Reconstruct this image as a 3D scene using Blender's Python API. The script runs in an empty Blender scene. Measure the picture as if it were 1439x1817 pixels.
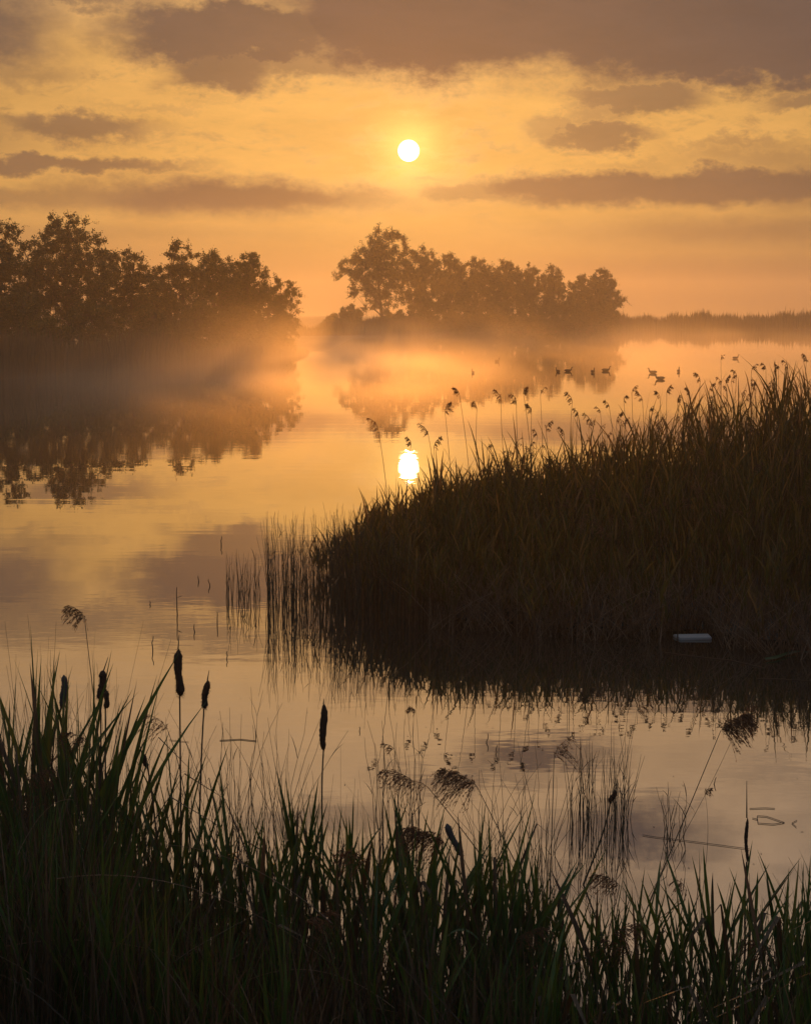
import bpy, math, random
import numpy as np
from mathutils import Vector, Matrix

R = math.radians
rng = np.random.default_rng(7)
random.seed(7)
scene = bpy.context.scene
col = scene.collection

# ------------------------------------------------------------------ camera
F = 3000.0; CX, CY = 719.5, 908.5; CAMH = 3.0; PITCH = math.atan(357.0 / F)
cam_d = bpy.data.cameras.new('camera'); cam = bpy.data.objects.new('camera', cam_d); col.objects.link(cam)
cam.location = (0, 0, CAMH); cam.rotation_euler = (R(90) - PITCH, 0, 0)
cam_d.sensor_fit = 'HORIZONTAL'; cam_d.sensor_width = 36; cam_d.lens = 36 * F / 1439.0
cam_d.clip_start = .1; cam_d.clip_end = 5000
scene.camera = cam
scene.view_settings.view_transform = 'Standard'; scene.view_settings.look = 'None'
scene.view_settings.exposure = 0; scene.view_settings.gamma = 1; scene.view_settings.use_curve_mapping = False
scene.render.resolution_x = 810; scene.render.resolution_y = 1024
scene.cycles.volume_step_rate = 1.0; scene.cycles.volume_max_steps = 256
scene.cycles.max_bounces = 6; scene.cycles.volume_bounces = 2; scene.cycles.diffuse_bounces = 2
scene.cycles.glossy_bounces = 3; scene.cycles.transparent_max_bounces = 8
scene.cycles.caustics_reflective = False; scene.cycles.caustics_refractive = False

SUN_EL = 5.29; SUN_AZ = 0.105        # degrees, azimuth to the right of +Y

def ray(px, py):
    a = (px - CX) / F; b = (CY - py) / F
    cp, sp = math.cos(PITCH), math.sin(PITCH)
    return np.array([a, cp + b * sp, -sp + b * cp])
def at(px, py, Y):
    """the point seen at a photo pixel, Y metres out from the camera"""
    d = ray(px, py); return np.array([0, 0, CAMH]) + d * (Y / d[1])
def xat(px, Y, z=0.0):
    """x of a ground point Y metres out under photo column px"""
    cp, sp = math.cos(PITCH), math.sin(PITCH)
    return (px - CX) / F * (Y * cp + (CAMH - z) * sp)
def on_water(px, py, z=0.0):
    d = ray(px, py); return np.array([0, 0, CAMH]) + d * ((z - CAMH) / d[2])
def el_of(py): return math.degrees(math.atan((CY - py) / F)) - math.degrees(PITCH)
def az_of(px): return math.degrees((px - CX) / F)

# ------------------------------------------------------------------ node helper
class N:
    def __init__(s, tree): s.t = tree; s.n = tree.nodes; s.l = tree.links
    def new(s, typ, **k):
        nd = s.n.new(typ)
        for a, v in k.items(): setattr(nd, a, v)
        return nd
    def put(s, sock, v):
        if isinstance(v, bpy.types.NodeSocket): s.l.new(v, sock)
        else: sock.default_value = v
    def m(s, op, *a, clamp=False):
        nd = s.new('ShaderNodeMath', operation=op, use_clamp=clamp)
        for i, v in enumerate(a): s.put(nd.inputs[i], v)
        return nd.outputs[0]
    def mix(s, f, a, b, blend='MIX'):
        nd = s.new('ShaderNodeMix', data_type='RGBA', blend_type=blend)
        s.put(nd.inputs[0], f); 
        for i, v in ((6, a), (7, b)):
            s.put(nd.inputs[i], v if isinstance(v, bpy.types.NodeSocket) else tuple(v)[:3] + (1,))
        return nd.outputs[2]
    def smooth(s, x, lo, hi, a=0.0, b=1.0):
        nd = s.new('ShaderNodeMapRange', interpolation_type='SMOOTHSTEP')
        for i, v in enumerate((x, lo, hi, a, b)): s.put(nd.inputs[i], v)
        return nd.outputs[0]
    def xyz(s, x, y, z):
        nd = s.new('ShaderNodeCombineXYZ')
        for i, v in enumerate((x, y, z)): s.put(nd.inputs[i], v)
        return nd.outputs[0]
    def noise(s, vec, scale, detail=3, rough=.55, dist=0.0):
        nd = s.new('ShaderNodeTexNoise'); s.l.new(vec, nd.inputs['Vector'])
        nd.inputs['Scale'].default_value = scale; nd.inputs['Detail'].default_value = detail
        nd.inputs['Roughness'].default_value = rough; nd.inputs['Distortion'].default_value = dist
        return nd.outputs['Fac']

# ------------------------------------------------------------------ sky (world), a function of direction only
world = bpy.data.worlds.new('World'); scene.world = world; world.use_nodes = True
world.cycles.sampling_method = 'MANUAL'; world.cycles.sample_map_resolution = 512
wt = world.node_tree; wt.nodes.clear(); w = N(wt)
tc = w.new('ShaderNodeTexCoord'); sep = w.new('ShaderNodeSeparateXYZ'); wt.links.new(tc.outputs['Generated'], sep.inputs[0])
X, Y_, Z = sep.outputs
az = w.m('MULTIPLY', w.m('ARCTAN2', X, Y_), 57.29578)
el0 = w.m('MULTIPLY', w.m('ARCSINE', Z), 57.29578)
el = w.m('MAXIMUM', el0, -2.0)
# distance to the sun in degrees
sd = (math.sin(R(SUN_AZ)) * math.cos(R(SUN_EL)), math.cos(R(SUN_AZ)) * math.cos(R(SUN_EL)), math.sin(R(SUN_EL)))
dot = w.m('ADD', w.m('ADD', w.m('MULTIPLY', X, sd[0]), w.m('MULTIPLY', Y_, sd[1])), w.m('MULTIPLY', Z, sd[2]))
ang = w.m('MULTIPLY', w.m('ARCCOSINE', w.m('MINIMUM', dot, 0.9999999)), 57.29578)
# warped coordinates for ragged clouds
pv = w.xyz(w.m('MULTIPLY', az, .5), w.m('MULTIPLY', el, 1.0), 0.0)
n1 = w.m('SUBTRACT', w.noise(pv, .75, 5, .60), .5)
pv2 = w.xyz(w.m('MULTIPLY', az, .55), w.m('MULTIPLY', el, 1.0), 7.3)
n2 = w.m('SUBTRACT', w.noise(pv2, .95, 5, .62), .5)
calm = w.smooth(el, 2.2, 7.0, .30, 1.0)
waz = w.m('ADD', az, w.m('MULTIPLY', n1, 3.4))
n4 = w.m('SUBTRACT', w.noise(w.xyz(w.m('MULTIPLY', az, .7), el, 4.4), 3.2, 4, .65), .5)
wel = w.m('ADD', el, w.m('MULTIPLY', calm, w.m('ADD', w.m('MULTIPLY', n2, 2.1), w.m('MULTIPLY', n4, .85))))
# (px, py, half width px, half height px, softness, strength)
BL = [
 (1150, -10, 560, 165, .28, 1.0), (760, 30, 330, 125, .32, 1.0), (1330, 70, 420, 95, .25, 1.0), (430, 60, 250, 66, .35, .97),
 (400, 125, 110, 46, .5, .9), (540, 108, 130, 44, .5, .8), (15, 65, 130, 80, .75, .9), (60, 0, 330, 30, .5, .7), (60, 135, 110, 24, .9, .5),
 (1120, 175, 140, 30, .5, .8), (1060, 205, 80, 24, .7, .6), (880, 262, 60, 9, .9, .4), (845, 238, 40, 8, .9, .45), (760, 318, 60, 10, .8, .5), (620, 255, 40, 6, 1.0, .3), (1300, 262, 120, 12, .9, .5), (1100, 290, 120, 8, 1.0, .35), (300, 190, 130, 10, 1.0, .3), (550, 318, 90, 8, 1.0, .3), (1060, 243, 120, 26, .45, .8), (980, 222, 60, 26, .5, .6), (1410, 185, 95, 24, .5, .7),
 (150, 232, 150, 26, .6, .8), (60, 250, 220, 16, .7, .4), (120, 298, 260, 17, .5, .85), (-60, 262, 190, 50, .7, .35),
 (420, 350, 370, 36, .65, .95), (60, 356, 460, 22, .7, .6), (650, 366, 200, 14, .9, .5),
 (1180, 334, 440, 36, .35, .92), (850, 342, 130, 26, .5, .75), (1350, 285, 190, 26, .8, .5), (815, 278, 34, 12, .8, .5),
 (1320, 412, 400, 28, .9, .6), (1200, 480, 480, 24, .9, .5), (1300, 530, 400, 20, .9, .5), (300, 415, 400, 14, .9, .25), (1500, 330, 260, 60, .6, .6),
 # what the water mirrors above the frame
 (330, -40, 130, 26, .6, .7), (420, -75, 110, 18, .8, .6), (90, -20, 200, 40, .8, .6), (960, -285, 150, 36, .7, .95), (1130, -440, 170, 60, .8, .95), (830, -335, 180, 24, .9, .7), (1060, -120, 260, 34, .8, .7), (700, -150, 120, 22, .9, .5), (560, -420, 160, 34, .9, .6), (1380, -300, 140, 26, 1.0, .4), (1000, -560, 260, 60, .9, .5),
 (480, -560, 300, 40, 1.0, .4), (1750, -180, 300, 110, .6, .7), (-420, -200, 300, 90, .7, .6), (-500, 250, 300, 60, .7, .6)]
mask = None
for (px, py, hw, hh, so, st) in BL:
    a0, e0 = az_of(px), el_of(py); ra, re = math.degrees(hw / F), math.degrees(hh / F)
    dx = w.m('DIVIDE', w.m('SUBTRACT', waz, a0), ra); dy = w.m('DIVIDE', w.m('SUBTRACT', wel, e0), re)
    rr = w.m('SQRT', w.m('ADD', w.m('MULTIPLY', dx, dx), w.m('MULTIPLY', dy, dy)))
    b = w.smooth(rr, 1.06 + so * .55, .94 - so, 0.0, st)
    mask = b if mask is None else w.m('MAXIMUM', mask, b)
# broken cloud over the rest of the sky
pv3 = w.xyz(w.m('MULTIPLY', az, .035), w.m('MULTIPLY', el, .09), 2.2)
broad = w.smooth(w.noise(pv3, 1.6, 5, .6), .46, .66)
broad = w.m('MULTIPLY', broad, w.smooth(w.m('MAXIMUM', el, w.m('MULTIPLY', w.m('ABSOLUTE', az), .55)), 11.0, 20.0))
mask = w.m('MAXIMUM', mask, w.m('MULTIPLY', broad, .75))
wisp = w.smooth(w.noise(w.xyz(w.m('MULTIPLY', az, .40), w.m('MULTIPLY', el, 1.2), 9.0), 1.7, 6, .62, .4), .50, .74, 0.0, .45)
wisp = w.m('MULTIPLY', wisp, w.m('MULTIPLY', w.smooth(el, 1.5, 4.0), w.smooth(el, 14.0, 9.0)))
mask = w.m('MAXIMUM', mask, wisp)
fine = w.m('ADD', .74, w.m('MULTIPLY', w.noise(w.xyz(w.m('MULTIPLY', az, .3), el, 3.0), 1.1, 6, .65), .52))
# clear sky: warm glow round the sun that fades outwards and upwards
g1 = w.m('EXPONENT', w.m('MULTIPLY', ang, -1 / 4.5)); g2 = w.m('EXPONENT', w.m('MULTIPLY', ang, -1 / 36.0))
g0 = w.m('EXPONENT', w.m('MULTIPLY', w.m('MULTIPLY', ang, ang), -1 / .9))
elf = w.m('ADD', .06, w.smooth(w.m('ADD', el, w.m('MULTIPLY', w.m('ABSOLUTE', az), .25)), 7.0, 42.0))
def rgbsum(terms):
    tot = None
    for f, c in terms:
        v = w.new('ShaderNodeVectorMath', operation='SCALE'); v.inputs[0].default_value = c; w.put(v.inputs['Scale'], f)
        if tot is None: tot = v.outputs[0]
        else:
            a_ = w.new('ShaderNodeVectorMath', operation='ADD'); wt.links.new(tot, a_.inputs[0]); wt.links.new(v.outputs[0], a_.inputs[1]); tot = a_.outputs[0]
    return tot
clear = rgbsum([(1.0, (.03, .02, .01)), (w.smooth(el, 7.5, 15.0), (.0, .05, .095)), (elf, (.13, .17, .23)), (g2, (.82, .415, .085)), (g1, (.08, .02, .00)), (g0, (.60, .40, .10))])
cloudc = rgbsum([(1.0, (.030, .028, .036)), (elf, (.07, .085, .11)), (g2, (.060, .029, .010)), (g1, (.14, .035, .0))])
skyc = w.mix(mask, clear, cloudc)
# the sun side of thin cloud edges glows
rim = w.m('MULTIPLY', w.m('MULTIPLY', w.m('MULTIPLY', mask, w.m('SUBTRACT', 1.0, mask)), 4.0), w.m('EXPONENT', w.m('MULTIPLY', ang, -1 / 2.8)))
skyc2 = w.new('ShaderNodeVectorMath', operation='ADD'); wt.links.new(skyc, skyc2.inputs[0]); wt.links.new(rgbsum([(rim, (.50, .30, .10))]), skyc2.inputs[1])
skyf = w.new('ShaderNodeVectorMath', operation='SCALE'); wt.links.new(skyc2.outputs[0], skyf.inputs[0]); w.put(skyf.inputs['Scale'], fine)
# dusky band low down
low = w.smooth(el, 4.6, .2)
skyl = w.mix(w.m('MULTIPLY', low, .85), skyf.outputs[0], rgbsum([(1.0, (.05, .04, .035)), (g2, (.18, .072, .026)), (g1, (.44, .19, .02))]))
disc = w.smooth(ang, .37, .29)
fin = w.new('ShaderNodeVectorMath', operation='ADD'); wt.links.new(skyl, fin.inputs[0]); wt.links.new(rgbsum([(disc, (14.0, 11.0, 6.5))]), fin.inputs[1])
bg1 = w.new('ShaderNodeBackground'); wt.links.new(fin.outputs[0], bg1.inputs[0]); bg1.inputs[1].default_value = 1.0
ns = w.new('ShaderNodeTexSky', sky_type='NISHITA', sun_disc=False, sun_elevation=R(SUN_EL), sun_rotation=R(SUN_AZ), dust_density=4.0)
bg2 = w.new('ShaderNodeBackground'); wt.links.new(ns.outputs[0], bg2.inputs[0]); bg2.inputs[1].default_value = 0.0015
ad = w.new('ShaderNodeAddShader'); wt.links.new(bg1.outputs[0], ad.inputs[0]); wt.links.new(bg2.outputs[0], ad.inputs[1])
wo = w.new('ShaderNodeOutputWorld'); wt.links.new(ad.outputs[0], wo.inputs[0])

# ------------------------------------------------------------------ sun
sl = bpy.data.lights.new('sun', 'SUN'); sl.energy = .92; sl.angle = R(.55); sl.color = (1.0, .36, .055)
so_ = bpy.data.objects.new('sun', sl); col.objects.link(so_)
so_.rotation_euler = Vector(sd).to_track_quat('Z', 'Y').to_euler()
so_.location = (0, 0, 50)

# ------------------------------------------------------------------ object helpers
def tag(o, label=None, cat=None, group=None, kind=None):
    if label: o['label'] = label
    if cat: o['category'] = cat
    if group: o['group'] = group
    if kind: o['kind'] = kind
    return o
def empty(name, loc):
    o = bpy.data.objects.new(name, None); o.location = loc; o.empty_display_size = .1; col.objects.link(o); return o

class MB:
    """gathers numpy pieces into one mesh"""
    def __init__(s): s.v = []; s.f = []; s.n = 0; s.a = []
    def add(s, v, f, a=None):
        s.v.append(v); s.f.append(f + s.n); s.n += len(v)
        s.a.append(np.full(len(v), .5) if a is None else a)
    def mesh(s, name, mat, origin=(0, 0, 0), smooth=False):
        v = np.concatenate(s.v) - np.array(origin); me = bpy.data.meshes.new(name)
        quads = [f for f in s.f if f.shape[1] == 4]; tris = [f for f in s.f if f.shape[1] == 3]
        li = []; tot = []
        if quads: q = np.concatenate(quads); li.append(q.ravel()); tot.append(np.full(len(q), 4))
        if tris: q = np.concatenate(tris); li.append(q.ravel()); tot.append(np.full(len(q), 3))
        li = np.concatenate(li).astype(np.int32); tot = np.concatenate(tot).astype(np.int32)
        start = np.concatenate([[0], np.cumsum(tot)[:-1]]).astype(np.int32)
        me.vertices.add(len(v)); me.vertices.foreach_set('co', v.astype(np.float32).ravel())
        me.loops.add(len(li)); me.loops.foreach_set('vertex_index', li)
        me.polygons.add(len(tot)); me.polygons.foreach_set('loop_start', start); me.polygons.foreach_set('loop_total', tot)
        at_ = me.attributes.new('rnd', 'FLOAT', 'POINT'); at_.data.foreach_set('value', np.concatenate(s.a).astype(np.float32))
        if smooth: me.polygons.foreach_set('use_smooth', np.ones(len(tot), dtype=bool))
        me.materials.append(mat); me.update(calc_edges=True)
        return me
    def build(s, name, mat, parent=None, origin=None, smooth=False):
        """origin: world point the object stands at (for parts: the parent's location)"""
        if origin is None: origin = tuple(parent.location) if parent is not None else (0, 0, 0)
        o = bpy.data.objects.new(name, s.mesh(name, mat, origin, smooth)); col.objects.link(o)
        if parent is not None: o.parent = parent
        else: o.location = origin
        return o

def strips(P, W, side, a, fold=0.0):
    """P (n,k,3) centre lines, W (n,k) half widths, side (n,3) or (n,k,3) -> verts, quads"""
    n, k, _ = P.shape
    S = side[:, None, :] if side.ndim == 2 else side
    L = P - S * W[..., None]; Rr = P + S * W[..., None]
    if fold:
        up = np.cross(np.broadcast_to(S, P.shape), np.gradient(P, axis=1)); up /= np.linalg.norm(up, axis=2, keepdims=True) + 1e-9
        C = P + up * (W[..., None] * fold)
        V = np.stack([L, C, Rr], axis=2); m = 3
    else:
        V = np.stack([L, Rr], axis=2); m = 2
    idx = (np.arange(n)[:, None, None] * k + np.arange(k)[None, :, None]) * m + np.arange(m)[None, None, :]
    q = [np.stack([idx[:, :-1, j], idx[:, :-1, j + 1], idx[:, 1:, j + 1], idx[:, 1:, j]], axis=-1).reshape(-1, 4) for j in range(m - 1)]
    return V.reshape(-1, 3), np.concatenate(q), np.repeat(a, k * m)

def tubes(P, Rd, a, sides=3):
    n, k, _ = P.shape
    T = np.gradient(P, axis=1); T /= np.linalg.norm(T, axis=2, keepdims=True) + 1e-9
    ref = np.where(np.abs(T[..., 2:3]) > .8, np.array([1., 0, 0]), np.array([0, 0, 1.]))
    A = np.cross(T, ref); A /= np.linalg.norm(A, axis=2, keepdims=True) + 1e-9
    B = np.cross(T, A)
    th = np.arange(sides) / sides * 2 * np.pi
    V = P[:, :, None, :] + Rd[:, :, None, None] * (A[:, :, None, :] * np.cos(th)[None, None, :, None] + B[:, :, None, :] * np.sin(th)[None, None, :, None])
    idx = (np.arange(n)[:, None, None] * k + np.arange(k)[None, :, None]) * sides + np.arange(sides)[None, None, :]
    nx = np.roll(idx, -1, axis=2)
    q = np.stack([idx[:, :-1], nx[:, :-1], nx[:, 1:], idx[:, 1:]], axis=-1).reshape(-1, 4)
    return V.reshape(-1, 3), q, np.repeat(a, k * sides)

def leaves(C, D, L, Wd, a, rg):
    """small pointed leaf quads at C along D"""
    n = len(C); D = D / (np.linalg.norm(D, axis=1, keepdims=True) + 1e-9)
    r = rg.normal(size=(n, 3)); S = np.cross(D, r); S /= np.linalg.norm(S, axis=1, keepdims=True) + 1e-9
    V = np.stack([C, C + D * (L * .45)[:, None] + S * (Wd * .5)[:, None], C + D * L[:, None], C + D * (L * .45)[:, None] - S * (Wd * .5)[:, None]], axis=1)
    q = np.arange(n * 4).reshape(n, 4)
    return V.reshape(-1, 3), q, np.repeat(a, 4)

def blade_curves(base, L, lean, leandir, droop, k=6, power=1.8, rg=rng):
    """curved blade centre lines"""
    n = len(base); t = np.linspace(0, 1, k)[None, :, None]
    d = np.stack([np.cos(leandir), np.sin(leandir), np.zeros(n)], axis=1)[:, None, :]
    P = base[:, None, :] + d * (L * lean)[:, None, None] * t ** power
    z = t[..., 0] * L[:, None] * np.sqrt(np.maximum(1 - (lean * .8) ** 2, .15))[:, None] - (droop * L)[:, None] * t[..., 0] ** 3
    P = P + z[..., None] * np.array([0, 0, 1.])
    return P

def taper(k, n, w, start=.6, base=.75):
    t = np.linspace(0, 1, k)
    p = np.minimum(1, base + t * 1.2) * np.where(t < start, 1, np.maximum(0.02, 1 - ((t - start) / (1 - start)) ** 1.6))
    return w[:, None] * p[None, :]

# ------------------------------------------------------------------ materials
def plant_mat(name, c0, c1, c2=None, trans=.35, rough=.6, use_obj=False, nscale=3.0, spec=.25):
    m = bpy.data.materials.new(name); m.use_nodes = True; t = m.node_tree; t.nodes.clear(); q = N(t)
    at_ = q.new('ShaderNodeAttribute', attribute_name='rnd')
    geo = q.new('ShaderNodeNewGeometry')
    f = at_.outputs['Fac']
    if use_obj:
        oi = q.new('ShaderNodeObjectInfo'); f = q.m('FRACT', q.m('ADD', f, oi.outputs['Random']))
    nz = q.noise(geo.outputs['Position'], nscale, 3)
    f2 = q.m('ADD', q.m('MULTIPLY', f, .75), q.m('MULTIPLY', nz, .35), clamp=True)
    ramp = q.new('ShaderNodeValToRGB'); t.links.new(f2, ramp.inputs[0])
    ramp.color_ramp.elements[0].position = .25; ramp.color_ramp.elements[0].color = (*c0, 1)
    ramp.color_ramp.elements[1].position = .7; ramp.color_ramp.elements[1].color = (*c1, 1)
    if c2: e = ramp.color_ramp.elements.new(.95); e.color = (*c2, 1)
    p = q.new('ShaderNodeBsdfPrincipled'); t.links.new(ramp.outputs[0], p.inputs['Base Color'])
    p.inputs['Roughness'].default_value = rough; p.inputs['Specular IOR Level'].default_value = spec
    tr = q.new('ShaderNodeBsdfTranslucent'); t.links.new(q.mix(1.0, ramp.outputs[0], (1.5, 1.3, .7), 'MULTIPLY'), tr.inputs[0])
    mx = q.new('ShaderNodeMixShader'); mx.inputs[0].default_value = trans
    t.links.new(p.outputs[0], mx.inputs[1]); t.links.new(tr.outputs[0], mx.inputs[2])
    o = q.new('ShaderNodeOutputMaterial'); t.links.new(mx.outputs[0], o.inputs[0]); return m
M = {}
M['reed_leaf'] = plant_mat('reed_leaf', (.075, .042, .018), (.075, .068, .020), (.20, .115, .05), .5)
M['dead_reed'] = plant_mat('dead_reed', (.09, .048, .026), (.16, .09, .05), (.27, .18, .12), .25)
M['cattail_leaf'] = plant_mat('cattail_leaf', (.026, .058, .014), (.045, .095, .020), (.085, .11, .028), .28, .45, True, 8, .4)
M['green_blade'] = plant_mat('green_blade', (.026, .055, .014), (.045, .090, .020), (.08, .09, .028), .3, .5, False, 5, .3)
M['dry_leaf'] = plant_mat('dry_leaf', (.045, .030, .018), (.075, .052, .03), (.14, .09, .055), .15)
M['stem'] = plant_mat('stem', (.05, .040, .022), (.085, .060, .032), None, .0)
M['plume'] = plant_mat('plume', (.09, .048, .028), (.16, .085, .048), (.25, .14, .08), .3, .8)
M['seed_head'] = plant_mat('seed_head', (.035, .022, .016), (.060, .038, .026), (.12, .085, .06), .0, .95, False, 60, .05)
M['grey_head'] = plant_mat('grey_head', (.05, .045, .045), (.085, .075, .072), (.13, .115, .1), .0, .95, False, 60, .05)
M['tree_leaf'] = plant_mat('tree_leaf', (.030, .045, .014), (.055, .070, .020), (.085, .09, .03), .30, .6, False, 1)
M['bark'] = plant_mat('bark', (.05, .038, .028), (.09, .07, .05), None, 0, .9)
M['far_reed'] = plant_mat('far_reed', (.06, .05, .025), (.10, .075, .04), None, .2)
M['grass'] = plant_mat('grass', (.025, .045, .012), (.045, .075, .018), (.08, .09, .03), .3)
M['duck'] = plant_mat('duck', (.03, .024, .02), (.05, .04, .032), None, 0, .8)
M['bill'] = plant_mat('bill', (.18, .09, .03), (.22, .11, .04), None, 0, .5)
M['twig'] = plant_mat('twig', (.04, .028, .02), (.07, .05, .035), None, 0, .8)
M['white_board'] = plant_mat('white_board', (.34, .32, .31), (.55, .53, .52), None, 0, .5)

def mud_mat(name, c0, c1):
    m = bpy.data.materials.new(name); m.use_nodes = True; t = m.node_tree; q = N(t)
    p = t.nodes['Principled BSDF']; geo = q.new('ShaderNodeNewGeometry')
    nz = q.noise(geo.outputs['Position'], 2.5, 6, .65)
    t.links.new(q.mix(nz, c0, c1), p.inputs['Base Color']); p.inputs['Roughness'].default_value = .85
    b = q.new('ShaderNodeBump'); b.inputs['Distance'].default_value = .05; t.links.new(q.noise(geo.outputs['Position'], 9, 5, .7), b.inputs['Height'])
    t.links.new(b.outputs[0], p.inputs['Normal']); return m
M['mud'] = mud_mat('mud', (.022, .016, .010), (.045, .034, .020))
M['land'] = mud_mat('land', (.035, .032, .014), (.06, .05, .022))

def water_mat():
    m = bpy.data.materials.new('pond_water'); m.use_nodes = True; t = m.node_tree; q = N(t)
    p = t.nodes['Principled BSDF']; geo = q.new('ShaderNodeNewGeometry')
    s = q.new('ShaderNodeSeparateXYZ'); t.links.new(geo.outputs['Position'], s.inputs[0])
    p.inputs['Base Color'].default_value = (.020, .017, .012, 1); p.inputs['Roughness'].default_value = .0
    p.inputs['IOR'].default_value = 2.0
    v = q.xyz(q.m('MULTIPLY', s.outputs[0], .22), q.m('MULTIPLY', s.outputs[1], 1.0), 0.0)
    rip = q.noise(v, 1.1, 2, .5, .4)
    v2 = q.xyz(q.m('MULTIPLY', s.outputs[0], .5), q.m('MULTIPLY', s.outputs[1], 1.0), 5.0)
    rip2 = q.noise(v2, 6.0, 2, .5)
    area = q.smooth(q.noise(q.xyz(q.m('MULTIPLY', s.outputs[0], .03), q.m('MULTIPLY', s.outputs[1], .10), 1.0), 1.0, 2), .42, .62)
    h = q.m('ADD', q.m('MULTIPLY', rip, .0013), q.m('MULTIPLY', q.m('MULTIPLY', rip2, area), .0006))
    b = q.new('ShaderNodeBump'); b.inputs['Distance'].default_value = 1.0; b.inputs['Strength'].default_value = 1.0
    t.links.new(h, b.inputs['Height']); t.links.new(b.outputs[0], p.inputs['Normal'])
    gl = q.new('ShaderNodeBsdfGlossy'); gl.inputs['Color'].default_value = (1, .97, .92, 1); gl.inputs['Roughness'].default_value = 0.0; t.links.new(b.outputs[0], gl.inputs['Normal'])
    mx = q.new('ShaderNodeMixShader'); mx.inputs[0].default_value = .32; t.links.new(p.outputs[0], mx.inputs[1]); t.links.new(gl.outputs[0], mx.inputs[2])
    t.links.new(mx.outputs[0], t.nodes['Material Output'].inputs[0])
    return m
M['water'] = water_mat()

# ------------------------------------------------------------------ setting: water, ground
SX = np.array([-400, -60, -40, -18, -13, -9.5, -6.8, -6.2, -5.8, 0, 9, 35, 70, 400.])
SY = np.array([60, 62, 66, 74, 86, 100, 118, 135, 190, 215, 245, 275, 285, 290.])
def shore(x): return np.interp(x, SX, SY)
# near bank edge (distance of the water's edge by x)
def near_edge(x): return np.interp(x, [-6, -2.2, -.6, .2, 2.0, 6], [10.0, 8.6, 7.4, 6.35, 6.0, 5.8])
def plant_line(x): return np.interp(x, [-6, -2.2, -.6, .2, 2.0, 6], [10.2, 8.9, 8.0, 7.3, 7.1, 7.0])
def grid(name, xs, ys, zf, mat, kind='structure'):
    Xg, Yg = np.meshgrid(xs, ys); Zg = zf(Xg, Yg); n, k = Xg.shape
    V = np.stack([Xg, Yg, Zg], -1).reshape(-1, 3); i = np.arange(n * k).reshape(n, k)
    q = np.stack([i[:-1, :-1], i[:-1, 1:], i[1:, 1:], i[1:, :-1]], -1).reshape(-1, 4)
    b = MB(); b.add(V, q); o = b.build(name, mat, smooth=True); tag(o, kind=kind); return o
def far_z(x, y):
    d = y - shore(x); return np.where(d < 0, -.6, -.6 + np.clip(d / 2.0, 0, 1) * .85) + np.sin(x * .3) * .05
ys = np.concatenate([np.arange(40, 130, 1.5), np.arange(130, 300, 4), np.geomspace(300, 900, 12)])
xs = np.concatenate([-np.geomspace(430, 45, 10), np.arange(-40, 70, 1.25), np.geomspace(72, 430, 12)])
grid('ground', xs, ys, far_z, M['land'])
grid('water', np.linspace(-430, 430, 5), np.linspace(-15, 900, 5), lambda x, y: x * 0, M['water'])
def near_z(x, y):
    d = near_edge(x) - y
    return np.where(d < 0, np.maximum(-.5, d * .8), np.clip(d, 0, 3) * .09 + np.maximum(0, d - 3) * .28) + .03 * np.sin(x * 5 + y * 3)
near = grid('near_bank', np.linspace(-9, 9, 60), np.linspace(-12, 11.5, 80), near_z, M['mud'])

# ------------------------------------------------------------------ air
def vol_box(name, lo, hi):
    lo, hi = np.array(lo, float), np.array(hi, float)
    V = np.array([[x, y, z] for z in (lo[2], hi[2]) for y in (lo[1], hi[1]) for x in (lo[0], hi[0])])
    q = np.array([[0, 2, 3, 1], [4, 5, 7, 6], [0, 1, 5, 4], [2, 6, 7, 3], [0, 4, 6, 2], [1, 3, 7, 5]])
    m = bpy.data.materials.new(name); m.use_nodes = True; m.node_tree.nodes.clear()
    b = MB(); b.add(V, q); o = b.build(name, m); tag(o, kind='stuff')
    q_ = N(m.node_tree); out = q_.new('ShaderNodeOutputMaterial'); pv = q_.new('ShaderNodeVolumePrincipled')
    m.node_tree.links.new(pv.outputs[0], out.inputs['Volume'])
    return o, m, q_, pv
hz, hm, hq, hv = vol_box('haze', (-440, -18, -1.6), (440, 920, 19))
hv.inputs['Color'].default_value = (.93, .88, .80, 1); hv.inputs['Density'].default_value = .00082; hv.inputs['Anisotropy'].default_value = .72
MIST = True
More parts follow.
